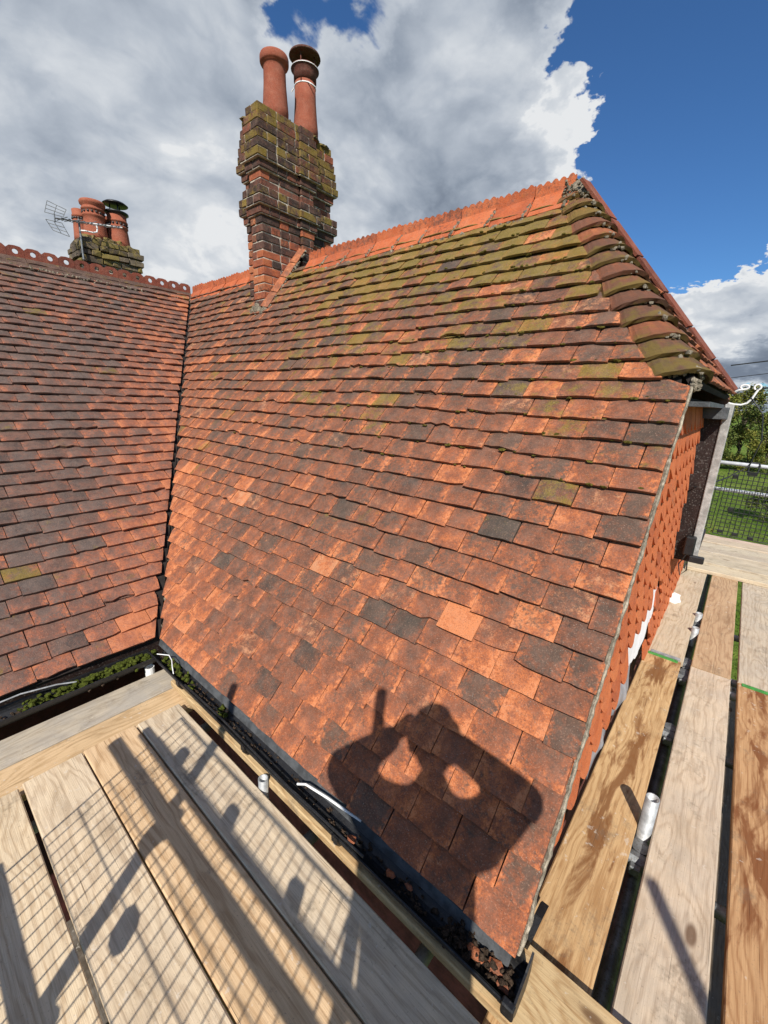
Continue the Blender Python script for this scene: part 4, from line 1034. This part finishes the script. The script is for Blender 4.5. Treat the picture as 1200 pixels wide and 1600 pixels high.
ZL, ZR = -1.60, -1.64
LEFT = 'weathered boards of the platform in front'
wl = dict(light=(0.56, 0.46, 0.33), dark=(0.36, 0.27, 0.18))
board(-1.96, 1.9, -.365, -.150, ZL, wood_mat('wood_far_left', (0.58, 0.46, 0.31), (0.38, 0.28, 0.17), seed=1, grey=.2), 'beige scaffold board nearest the guard rail, at the bottom left corner', LEFT, 'x')
board(-1.99, 1.9, -.135, .088, ZL - .004, wood_mat('wood_corner', (0.68, 0.54, 0.36), (0.46, 0.33, 0.20), seed=2, grey=.12), 'pale beige board left of the widest dark gap on the front platform', LEFT, 'x')
board(-2.00, 1.9, .103, .314, ZL + .004, wood_mat('wood_pale_front', (0.67, 0.53, 0.36), (0.45, 0.33, 0.21), seed=3, grey=.15), 'pale board right of the widest dark gap, crossed by a round clamp shadow', LEFT, 'x')
board(-2.01, 1.9, .320, .537, ZL, wood_mat('wood_tan_front', (0.64, 0.45, 0.265), (0.43, 0.27, 0.14), seed=4), 'tan board under the broad shadow strip, between two pale boards', LEFT, 'x')
board(-2.00, 1.9, .545, .748, ZL + .003, wood_mat('wood_grey_front', (0.64, 0.51, 0.35), (0.42, 0.31, 0.20), seed=5, grey=.22), 'greyish board beside the narrow gap, last of the front platform before the gutter', LEFT, 'x')
board(-2.20, 2.4, .792, .995, -1.585, wood_mat('wood_gutter_edge', (0.54, 0.39, 0.21), (0.36, 0.22, 0.10), seed=6, stain=.25), 'honey coloured board running under the gutter and past the roof corner', 'boards along the gutter', 'x')
board(-2.205, -1.99, -2.4, .885, ZR, wood_mat('wood_tan_cross', (0.60, 0.42, 0.24), (0.40, 0.26, 0.13), seed=7), 'yellow tan cross board under the ends of the front boards', 'cross boards by the left gutter', 'y')
board(-2.42, -2.212, -2.4, .905, ZR, wood_mat('wood_grey_cross', (0.49, 0.42, 0.32), (0.32, 0.26, 0.19), seed=8, grey=.6), 'silver grey cross board next to the dark gap below the left gutter', 'cross boards by the left gutter', 'y')
RG = 'boards of the walkway along the gable'
board(-.232, -.022, -.7, 3.178, ZR, wood_mat('wood_stained', (0.55, 0.355, 0.175), (0.36, 0.20, 0.085), stain=.8, stain_col=(.17, .062, .018), seed=9), 'orange board with dark brown water stains beside the roof verge', RG, 'y', ends=[(1, M_GREEN)])
board(-.222, -.012, 3.19, 5.45, ZR, wood_mat('wood_far_gable', (0.57, 0.47, 0.33), (0.40, 0.30, 0.19), seed=10, grey=.2), 'pale grey brown board at the foot of the tile hung wall', RG, 'y', ends=[(-1, M_STEEL)])
board(.03, .237, -.7, 3.172, ZR, wood_mat('wood_chalk', (0.60, 0.475, 0.34), (0.42, 0.31, 0.21), seed=11, grey=.3), 'long pale board right of the tube stub, crossed by a thin pole shadow', RG, 'y')
board(.03, .237, 3.182, 5.5, ZR + .002, wood_mat('wood_brown_far', (0.50, 0.34, 0.20), (0.33, 0.20, 0.11), seed=12), 'brown board end to end with the long pale board, further along', RG, 'y')
board(.272, .482, -.7, 3.176, ZR, wood_mat('wood_rust', (0.48, 0.285, 0.14), (0.30, 0.15, 0.065), stain=.75, stain_col=(.16, .05, .015), seed=13), 'dark orange stained board with a green painted end at the right edge', RG, 'y', ends=[(1, M_GREEN)])
board(.272, .482, 3.19, 5.5, ZR, wood_mat('wood_far_right', (0.55, 0.46, 0.34), (0.38, 0.29, 0.20), seed=14, grey=.3), 'pale board beyond the green painted board end on the right', RG, 'y')
FG = 'cross boards at the far end of the walkway'
for k, (y0, lab, lt_, dk) in enumerate([(5.23, 'nearest cross board at the far end, with its bright front edge showing', (.62, .52, .36), (.44, .34, .22)), (5.46, 'second cross board from the walkway at the far end', (.54, .46, .33), (.36, .28, .19)), (5.69, 'third cross board from the walkway at the far end', (.60, .50, .36), (.42, .33, .22)),
                                        (5.92, 'fourth cross board from the walkway, third from the black mesh guard', (.52, .44, .33), (.36, .28, .2)), (6.15, 'second cross board from the black mesh guard', (.58, .5, .37), (.4, .32, .22)), (6.38, 'cross board lying right below the black mesh guard', (.56, .46, .34), (.4, .3, .2))]):
    board(-.20 + .03 * math.sin(k * 3), 2.6, y0, y0 + .222, -1.60 + .012 * (k % 2) + .004 * (k % 3), wood_mat('wood_far_cross_%d' % k, lt_, dk, seed=20 + k, grey=.2), lab, FG, 'x')


def tube_obj(name, path, label, group=None, r=.0242, material=None, hollow=False, parent=None, cat='tube', n=16):  # one straight tube
    o = link(name, MB().tube(path, r, n, hollow=hollow), material or M_STEEL, parent, smooth=False)
    for p_ in o.data.polygons: p_.use_smooth = len(p_.vertices) == 4
    return tag(o, label, cat, group) if parent is None else o


def coupler(p, axis='x', parent=None):
    mb = MB(); p = Vector(p); rr_ = .034
    mb.tube([p + (Vector((-.03, 0, 0)) if axis == 'x' else Vector((0, -.03, 0))), p + (Vector((.03, 0, 0)) if axis == 'x' else Vector((0, .03, 0)))], rr_, 10)
    mb.tube([p + Vector((0, .0, -.032)) + Vector((.0, .046, 0)), p + Vector((0, .0, .032)) + Vector((.0, .046, 0))], rr_, 10)
    mb.cbox(p + Vector((-.02, -.055, -.02)), p + Vector((.02, -.03, .02)), .004); mb.tube([p + Vector((.03, .02, .03)), p + Vector((.075, .03, .045))], .009, 6)
    return link('coupler', mb, M_STEELD, parent)


tube_obj('tube_stub', [(.006, 1.70, -3.4), (.006, 1.70, -1.482)], 'upright galvanised tube stub poking up between the orange and pale boards', hollow=True)
tube_obj('tube_stub', [(-1.262, .770, -2.6), (-1.262, .770, -1.566)], 'small open tube end in the gap between front platform and gutter board', hollow=True, r=.021)
TG = 'transom tubes under the walkway'
for y, zz, lab in [(1.60, -1.706, 'short transom tube under the walkway beside the upright stub'), (2.45, -1.71, 'transom tube crossing the gap below the middle of the orange board'), (3.10, -1.706, 'transom tube just short of the green painted board end'), (3.27, -1.706, 'transom tube just past the green painted board end'), (4.0, -1.71, 'transom tube below the far pale boards')]:
    t = empty('transom_tube', (.2, y, zz), lab, 'tube', TG)
    tube_obj('tube', [(-.26 if y > 3 else -.12, y, zz), (1.2, y, zz)], None, parent=t, material=M_STEEL if y > 3 else M_STEELD)
    coupler((.006, y, zz - .005), 'x', t)
tube_obj('ledger_tube', [(.006, -.6, -1.775), (.006, 5.6, -1.775)], 'long dark ledger tube seen in the gap between the walkway boards', material=M_STEELD)
tube_obj('standard_tube', [(.006, 3.72, -5.2), (.006, 3.72, -1.60)], 'upright tube rising between the far walkway boards', 'standards of the scaffold', hollow=True)
tube_obj('standard_tube', [(.006, 4.05, -5.2), (.006, 4.05, -1.61)], 'upright tube behind the far walkway gap, beyond its twin', 'standards of the scaffold', hollow=True)
for x, lab in [(-.45, 'transom tube under the gutter gap near the roof corner'), (-1.0, 'transom tube under the gutter gap near the white cable'), (-1.85, 'transom tube under the ends of the front boards')]:
    tube_obj('transom_tube', [(x, -.7, -1.70), (x, 1.05, -1.70)], lab, 'transoms of the front platform')

# lower lift, glimpsed dark through the gaps
LOWG = 'boards of the lower lift'
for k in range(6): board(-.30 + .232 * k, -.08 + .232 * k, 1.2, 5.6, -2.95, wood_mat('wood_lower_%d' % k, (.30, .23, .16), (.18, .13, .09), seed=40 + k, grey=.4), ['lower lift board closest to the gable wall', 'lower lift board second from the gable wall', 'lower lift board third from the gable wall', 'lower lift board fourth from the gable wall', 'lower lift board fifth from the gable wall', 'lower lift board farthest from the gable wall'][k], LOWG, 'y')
for k in range(6): board(-2.4, 1.4, -.42 + .232 * k, -.20 + .232 * k, -2.95, wood_mat('wood_lower_front_%d' % k, (.09, .07, .05), (.05, .04, .03), seed=50 + k, grey=.4), ['lower lift board straight below the front guard rail', 'lower lift board second from the front guard rail', 'lower lift board third from the front guard rail', 'lower lift board third from the main roof gutter', 'lower lift board second from the main roof gutter', 'lower lift board straight below the main roof gutter'][k], 'boards of the lower front lift', 'x')  # front lift added to darken the gaps, its shade put into near-black colour
board(.515, .725, -.7, 5.5, ZR, wood_mat('wood_right_four', (.53, .42, .30), (.36, .27, .18), seed=15, grey=.3), 'fourth walkway board, just outside the right edge', RG, 'y')
board(.76, .97, -.7, 5.5, ZR, wood_mat('wood_right_five', (.50, .36, .22), (.34, .22, .13), seed=16, grey=.2), 'fifth walkway board counted from the gable, outside the frame', RG, 'y')  # out of view, added so the lower lift stays in shade
board(1.0, 1.21, -.7, 5.5, ZR, wood_mat('wood_right_six', (.50, .40, .28), (.34, .25, .17), seed=17, grey=.3), 'sixth walkway board counted from the gable, outside the frame', RG, 'y')  # likewise unseen, added to shade the boards below

board(1.24, 1.45, -.7, 5.5, ZR, wood_mat('wood_right_seven', (.50, .40, .28), (.34, .25, .17), seed=18, grey=.3), 'outermost plank of the walkway, touching the outer standards', RG, 'y')  # extra unseen plank, added to keep sun off the lower lift

# front guard rail behind the photographer (casts the shadows on the boards)
YG = -.50
for (x, zt_, lab) in [(-.775, .10, 'scaffold standard at the left behind the photographer'), (.165, .60, 'tall scaffold standard right behind the photographer'), (1.385, .50, 'scaffold standard to the right of the photographer')]:
    t = empty('standard_tube', (x, YG - .05, GZ), lab, 'tube', 'standards of the scaffold')
    tube_obj('tube', [(x, YG - .05, GZ), (x, YG - .05, zt_)], None, parent=t, hollow=True)
    coupler((x, YG - .045, -.62), 'x', t); coupler((x, YG - .045, -1.12), 'x', t)
for zz, lab in [(-.62, 'upper guard rail behind the photographer'), (-1.12, 'lower guard rail behind the photographer')]:
    tube_obj('guard_rail', [(-1.36, YG, zz), (2.4, YG, zz)], lab, 'front guard rails')
tube_obj('guard_rail', [(-1.30, YG + .075, -.575), (.9, YG + .055, -.565)], 'extra handrail tube tied beside the upper guard rail', 'front guard rails')
for (x0, tilt, lean, lab) in [(-1.42, .20, .16, 'black brick guard hung crooked on the front rails, left one'), (-.16, .17, .12, 'black brick guard hung crooked on the front rails, right one')]:
    bgd = empty('brick_guard', (x0, YG + .03, -1.55), lab, 'brick guard', 'front brick guards')
    bm_ = MB()
    def BP(u, v): return Vector((x0 + u + tilt * v, YG + .03 + lean * v, -1.50 + v))
    for i in range(27): u = i * .047; bm_.tube([BP(u, 0), BP(u, .98)], .0026, 5)
    for i in range(10): v = i * .108; bm_.tube([BP(0, v), BP(1.222, v)], .0026, 5)
    link('wire_grid', bm_, M_BLACKM, bgd)
    fr = MB(); fr.tube([BP(0, 0), BP(1.222, 0), BP(1.222, .98), BP(0, .98), BP(0, 0)], .0045, 6); link('frame', fr, M_BLACKM, bgd)
    for u in (.2, .62, 1.02):
        hk = MB(); c = BP(u, .86); hk.cbox(c + Vector((-.032, -.02, -.03)), c + Vector((.032, .02, .06)), .012); link('clip', hk, M_BLACK, bgd)
    hk = MB(); c = BP(.55, .52); hk.cbox(c + Vector((-.038, -.012, -.045)), c + Vector((.038, .012, .045)), .018); link('tag_plate', hk, M_BLACK, bgd)

# far guard: rails, mesh panel, toe board
for zz, lab in [(-.66, 'upper silver guard rail at the far end before the lawn'), (-1.0, 'middle silver guard rail at the far end before the lawn')]:
    tube_obj('guard_rail', [(-1.2, 6.86, zz + .03), (2.6, 6.86, zz - .03)], lab, 'far guard rails', material=M_RAIL)
mp = empty('mesh_guard', (.5, 6.80, -1.6), 'black wire mesh guard hanging on the far rails over the lawn', 'brick guard')
g = MB(); px0, pz0, pw, phh = -.055, -1.56, 1.3, .84
for i in range(27): u = px0 + i * .05; g.tube([(u - .012, 6.80, pz0), (u, 6.80, pz0 + phh)], .0046, 5)
for i in range(17): v = pz0 + i * .0525; g.tube([(px0 - .01, 6.803, v), (px0 + pw, 6.803, v - .03)], .0046, 5)
link('wire_grid', g, M_BLACKM, mp)
fr = MB(); fr.tube([(px0 - .012, 6.80, pz0), (px0, 6.80, pz0 + phh), (px0 + pw, 6.80, pz0 + phh - .03), (px0 + pw, 6.80, pz0 - .03), (px0 - .012, 6.80, pz0)], .005, 6); link('frame', fr, M_BLACKM, mp)
for u in (.17, .9):
    hk = MB(); hk.tube([(u - .045, 6.81, -.74), (u - .05, 6.82, -.645), (u - .04, 6.87, -.62), (u + .04, 6.87, -.62), (u + .05, 6.82, -.645), (u + .045, 6.81, -.74), (u - .045, 6.81, -.74)], .010, 6); hk.cbox((u - .05, 6.795, -.77), (u + .05, 6.82, -.735), .004); link('hook', hk, M_BLACK, mp)
for u, v in ((.0, -1.52), (.15, -1.53), (.31, -1.55), (.02, -.80), (.05, -1.22)):
    hk = MB(); hk.cbox((u - .028, 6.79, v - .02), (u + .028, 6.815, v + .02), .006); link('clip', hk, M_BLACK, mp)
g = MB(); px0b = -.30
for i in range(5): g.tube([(px0b + i * .05, 6.815, -1.5), (px0b + i * .05 + .006, 6.815, -.8)], .0046, 5)
for i in range(14): v = -1.5 + i * .0525; g.tube([(px0b, 6.818, v), (px0b + .2, 6.818, v)], .0046, 5)
o = link('mesh_guard', g, M_BLACKM); tag(o, 'narrow strip of black mesh left of the larger mesh guard', 'brick guard')
tb = board(-1.0, 2.6, 6.62, 6.84, -1.60, wood_mat('wood_toe', (.62, .48, .38), (.46, .34, .26), seed=31), 'pinkish board under the bottom edge of the far mesh guard', FG, 'x')

# ------------------------------------------------------------------ hooks, wires, garden
hk = empty('cable_hook', (-.10, 3.97, .05), 'white pigtail hooks on the far corner of the half-hip holding black cable', 'hook')
b = MB(); b.tube([(-.16, 3.96, .055), (-.10, 3.95, .040), (-.06, 3.95, .038), (-.03, 3.95, .05), (-.008, 3.95, .083), (.004, 3.95, .12), (.013, 3.95, .142)], .0068, 8)
pts_ = [(.013 + .018 * math.sin(a) - .006, 3.95, .158 - .018 * math.cos(a)) for a in [k * math.pi / 6 for k in range(1, 12)]]; b.tube(pts_, .006, 8); link('eye_hook', b, M_WHITE, hk)
b = MB(); pts_ = [(-.062 + .021 * math.cos(a) * 1.1, 3.95, .158 + .015 * math.sin(a)) for a in [k * math.pi / 6 for k in range(-2, 9)]]; b.tube([(-.13, 3.96, .12)] + [(-.09, 3.95, .138)] + pts_, .006, 8); link('curl_hook', b, M_WHITE, hk)
cb = MB(); cb.tube([(-.19, 3.40, -.50), (-.12, 3.62, -.50), (-.03, 3.9, -.47), (.07, 3.95, -.38), (.10, 3.95, -.2), (.07, 3.95, -.02), (.0, 3.95, .07), (-.02, 3.94, .09)], .0042, 7)
tag(link('black_cable', cb, M_BLACK), 'black cable looping down from the white hooks to the window bay', 'cable')
cb = MB(); cb.tube([(.013, 3.95, .15), (.3, 4.3, .19), (.9, 5, .25), (3, 7.5, .5)], .006, 7); tag(link('service_wire', cb, M_BLACK), 'black wire running off from the eye of the white hook to the right', 'wire')
cb = MB(); cb.tube([(-.62, 4.25, .33), (-.51, 12, .925), (.072, 12, 1.0), (6, 12.3, 1.82), (14, 12.8, 3.2)][1:], .013, 7); tag(link('overhead_wire', cb, M_BLACK), 'thick overhead wire crossing the sky right of the half-hip', 'wire')
cb = MB(); cb.tube([(-.459, 12, .67), (.124, 12, .755), (6, 12.3, 1.6), (14, 12.8, 3.0)], .007, 7); tag(link('overhead_wire', cb, M_BLACK), 'thin overhead wire just under the thick one', 'wire')


def leaf_mat(name, a, b, c):
    m, n = mat(name); t = n.sep(n.attr('tint')['Vector']); col = n.mix(t[0], a, b); col = n.mix(n.math('MULTIPLY', t[1], .6), col, c)
    finish(n, col, 0.7, spec=0.25); return m


M_BARK = plain('bark', (.09, .07, .05), .95, var=.4, scale=8, bump=.8)
LM = [leaf_mat('leaf_olive', (.08, .105, .014), (.20, .205, .035), (.24, .17, .035)), leaf_mat('leaf_dark', (.04, .07, .014), (.125, .15, .028), (.17, .15, .035)), leaf_mat('leaf_autumn', (.10, .09, .02), (.22, .14, .03), (.26, .10, .03))]


def tree(x, y, h, r, seed, kind, label, nleaf=5200, leaf=.13, name='tree', cat='tree', group='trees beyond the lawn', trunk=.3):
    rnd = random.Random(seed); t = empty(name, (x, y, GZ), label, cat, group)
    tk = MB(); pts_ = [Vector((x + .12 * math.sin(k * 1.3), y + .1 * math.cos(k), GZ + h * .75 * k / 5)) for k in range(6)]; tk.tube(pts_, [.022 * h * (1 - k * .16) for k in range(6)], 8)
    cl_ = []
    for k in range(26):
        a = rnd.uniform(0, 6.283); f = rnd.uniform(trunk, .98); rad = r * math.sin(math.pi * min(1, (f - trunk) / (1 - trunk) * .80 + .18)) * rnd.uniform(.35, 1.0)
        c = Vector((x + rad * math.cos(a), y + rad * math.sin(a), GZ + h * f)); cl_.append((c, rnd.uniform(.14, .26) * r + .1))
        st_ = pts_[min(5, max(1, int(f * 4)))]; tk.tube([st_, (st_ + c) / 2 + Vector((0, 0, .2)), c], [.008 * h, .005 * h, .002 * h], 5)
    link('trunk', tk, M_BARK, t)
    lf_ = MB()
    for k in range(nleaf):
        c, cr_ = rnd.choice(cl_); dv = Vector((rnd.gauss(0, 1), rnd.gauss(0, 1), rnd.gauss(0, .8))); dv = dv / max(.3, dv.length) * cr_ * rnd.uniform(.4, 1.25); p_ = c + dv
        a = Vector((rnd.uniform(-1, 1), rnd.uniform(-1, 1), rnd.uniform(-.6, .6))).normalized(); b = a.cross(Vector((rnd.uniform(-1, 1), rnd.uniform(-1, 1), 1))).normalized(); s_ = leaf * rnd.uniform(.6, 1.3)
        lf_.add([p_ - a * s_, p_ - b * s_ * .5, p_ + a * s_, p_ + b * s_ * .5], [(0, 1, 2, 3)], tint=(rnd.random(), rnd.random() ** 3, 0))
    link('crown', lf_, LM[kind], t)


tree(-2.4, 55, 7.0, 3.0, 1, 0, 'olive green tree at the left of the hedge line, close to the house corner')
tree(1.9, 53, 7.6, 2.7, 2, 1, 'darker tree beyond the lawn at the right edge of the photo', leaf=.12)
tree(-.2, 58, 7.4, 2.6, 3, 0, 'light green tree between the darker ones beyond the lawn')
tree(5.4, 54, 8.2, 3.2, 4, 1, 'tall dark tree beyond the lawn, outside the right edge')
tree(-7.5, 57, 7.6, 3.4, 5, 1, 'dark tree beyond the lawn hidden behind the gable')
for k, (x, y) in enumerate([(-3.4, 50), (-1.3, 49.5), (.6, 49), (2.6, 48.6), (4.8, 49)]):
    tree(x, y, 3.4, 1.5, 40 + k, (0, 1, 0, 1, 0)[k], ['bushy hedge plant at the left under the olive tree', 'dense hedge plant in the middle of the hedge line', 'pale hedge plant next to the lawn edge', 'dark hedge plant near the right edge of the photo', 'hedge plant outside the right edge of the photo'][k], 3200, .10, 'hedge_shrub', 'shrub', 'hedge plants along the far lawn', trunk=.05)
tree(1.75, 27.0, 2.3, .9, 60, 1, 'dark round bush on the lawn behind the mesh guard', 4200, .06, 'garden_bush', 'bush', None, trunk=.08)
tree(-.75, 17, 2.1, .85, 61, 2, 'straggly autumn coloured shrub seen through the left part of the mesh', 900, .05, 'garden_shrub', 'bush', None, trunk=.1)

# ------------------------------------------------------------------ the photographer, whose shadow falls on the tiles
H = Vector((CAM_FWD.x, CAM_FWD.y, 0)).normalized(); RT = Vector((H.y, -H.x, 0))
def Q(r, f, z): return RT * r + H * f + Vector((0, 0, z))
who = empty('person', Q(.02, -.30, -1.60), 'person in navy workwear standing at the rail, holding up a phone', 'person')
J = {}
joints = [('pelvis', Q(.0, -.34, -.66), .145), ('waist', Q(.0, -.33, -.48), .138), ('chest', Q(.0, -.32, -.30), .150), ('neckb', Q(.02, -.30, -.115), .105), ('neck', Q(.025, -.27, -.04), .066), ('head', Q(.028, -.25, .10), .088), ('crown', Q(.028, -.255, .16), .082),
          ('lsh', Q(-.165, -.30, -.150), .112), ('lel', Q(-.312, -.19, -.075), .076), ('lwr', Q(-.125, -.085, -.02), .052),
          ('rsh', Q(.168, -.30, -.165), .092), ('rel', Q(.322, -.18, -.128), .060), ('rwr', Q(.125, -.085, -.03), .052),
          ('lhip', Q(-.075, -.34, -.74), .105), ('lkn', Q(-.10, -.30, -1.12), .068), ('lan', Q(-.11, -.36, -1.50), .046), ('lto', Q(-.12, -.20, -1.565), .036),
          ('rhip', Q(.115, -.34, -.74), .105), ('rkn', Q(.14, -.30, -1.12), .068), ('ran', Q(.15, -.38, -1.50), .046), ('rto', Q(.17, -.22, -1.565), .036)]
edges = [('pelvis', 'waist'), ('waist', 'chest'), ('chest', 'neckb'), ('neckb', 'neck'), ('neck', 'head'), ('head', 'crown'), ('chest', 'lsh'), ('lsh', 'lel'), ('lel', 'lwr'), ('chest', 'rsh'), ('rsh', 'rel'), ('rel', 'rwr'),
         ('pelvis', 'lhip'), ('lhip', 'lkn'), ('lkn', 'lan'), ('lan', 'lto'), ('pelvis', 'rhip'), ('rhip', 'rkn'), ('rkn', 'ran'), ('ran', 'rto')]


def skin(name, joints, edges, material, parent, root, levels=2):
    me = bpy.data.meshes.new(name); idx = {j[0]: i for i, j in enumerate(joints)}; c = WLOC[parent]
    me.from_pydata([tuple(j[1] - c) for j in joints], [(idx[a], idx[b]) for a, b in edges], []); o = bpy.data.objects.new(name, me); COL.objects.link(o); o.parent = parent; WLOC[o] = c
    md = o.modifiers.new('skin', 'SKIN'); md.use_smooth_shade = True
    for i, j in enumerate(joints): sv = me.skin_vertices[0].data[i]; sv.radius = (j[2], j[2]); sv.use_root = (j[0] == root)
    s_ = o.modifiers.new('sub', 'SUBSURF'); s_.levels = levels; s_.render_levels = levels
    me.materials.append(material); return o


def capsule(mb, a, b, ra, rb, n=14):
    a = Vector(a); b = Vector(b); ax = (b - a).normalized()
    path = [a - ax * ra * .95, a - ax * ra * .7, a - ax * ra * .35, a, a.lerp(b, .33), a.lerp(b, .66), b, b + ax * rb * .35, b + ax * rb * .7, b + ax * rb * .95]
    mb.tube(path, [ra * .3, ra * .72, ra * .94, ra, ra * .67 + rb * .33, ra * .33 + rb * .67, rb, rb * .94, rb * .72, rb * .3], n)


jd = {j[0]: j for j in joints}; bd = MB()
for a_, b_ in edges:
    if b_ in ('head', 'crown', 'lsh', 'rsh'): continue
    capsule(bd, jd[a_][1], jd[b_][1], jd[a_][2], jd[b_][2])
for sd in ('l', 'r'):                                             # shoulders, and a torso wider than deep
    capsule(bd, Q(.02, -.31, -.165), jd[sd + 'sh'][1], .10, jd[sd + 'sh'][2] * 1.05)
    o_ = -.068 if sd == 'l' else .068
    capsule(bd, Q(-.012 + o_, -.32, -.30), Q(-.005 + o_ * .8, -.34, -.68), .115, .108)
bo = link('body', bd, M_CLOTH, who)
md = bo.modifiers.new('remesh', 'REMESH'); md.mode = 'VOXEL'; md.voxel_size = .016; md.use_smooth_shade = True
md = bo.modifiers.new('smooth', 'SMOOTH'); md.factor = .6; md.iterations = 8
hd = MB(); hc = Q(.028, -.245, .118)
def HP(r, f, z): return hc + RT * r + H * f + Vector((0, 0, z))
vs = []; F = []; NR, NS = 12, 16
for i in range(NR + 1):
    ph_ = math.pi * i / NR
    for k in range(NS):
        th_ = 2 * math.pi * k / NS; sx, sy, sz = math.sin(ph_) * math.cos(th_), math.sin(ph_) * math.sin(th_), math.cos(ph_)
        w_ = 1 - .22 * max(0, -sz); vs.append(HP(.078 * sx * w_, .096 * sy * (1 - .1 * max(0, -sz)), .122 * sz))
for i in range(NR):
    for k in range(NS): F.append((i * NS + k, (i + 1) * NS + k, (i + 1) * NS + (k + 1) % NS, i * NS + (k + 1) % NS))
hd.add(vs, F); hd.lump(HP(0, .104, -.015), (.014, .018, .026), 0, sub=2); hd.lump(HP(.08, -.005, -.005), (.014, .02, .032), .05, sub=2); hd.lump(HP(-.08, -.005, -.005), (.014, .02, .032), .05, sub=2)
ho = link('head', hd, M_SKIN, who, smooth=True)
ey = MB()
for s_ in (-1, 1): ey.lump(HP(s_ * .03, .086, .012), .012, 0, sub=2)
link('eye', ey, M_WHITE, ho, smooth=True)
mo_ = MB().lump(HP(0, .084, -.062), (.024, .010, .006), 0, sub=2); link('mouth', mo_, M_WALL, ho)
hr = MB()
for k in range(260):
    a = random.uniform(0, 6.283); z = random.uniform(-.01, 1); rr_ = math.sqrt(max(0, 1 - z * z)); f_ = rr_ * math.sin(a)
    if f_ > .55 and z < .62: continue
    hr.lump(HP(.082 * rr_ * math.cos(a), .100 * f_, .128 * z), random.uniform(.014, .022), .2)
link('hair', hr, M_HAIR, who)
for sd, wr in ((-1, Q(-.125, -.085, -.015)), (1, Q(.125, -.085, -.03))):
    pj = [('w', wr, .028), ('palm', Q(sd * .088, -.062, .0), .030)]; pe = [('w', 'palm')]
    for k in range(4):
        z = .045 - .026 * k; ln = (.026, .030, .028, .020)[k]
        pj += [('a%d' % k, Q(sd * .072, -.046, z * .8), .0105), ('b%d' % k, Q(sd * .052, -.032, z), .0095), ('c%d' % k, Q(sd * (.052 - ln), -.030, z + .002), .008)]
        pe += [('palm', 'a%d' % k), ('a%d' % k, 'b%d' % k), ('b%d' % k, 'c%d' % k)]
    pj += [('t0', Q(sd * .075, -.075, -.012), .012), ('t1', Q(sd * .045, -.068, .002), .0095)]; pe += [('palm', 't0'), ('t0', 't1')]
    skin('hand', pj, pe, M_SKIN, who, 'palm', 1)
ph = empty('phone', Q(0, -.045, 0), 'black phone held up in both hands of the photographer', 'phone')
b = MB().cbox((-.0375, -.004, -.077), (.0375, .004, .077), .003); rotm = Matrix((RT, H, Vector((0, 0, 1)))).transposed()
b.v = [tuple(rotm @ Vector(v) + Q(0, -.045, -.03)) for v in b.v]; link('case', b, M_PHONE, ph)
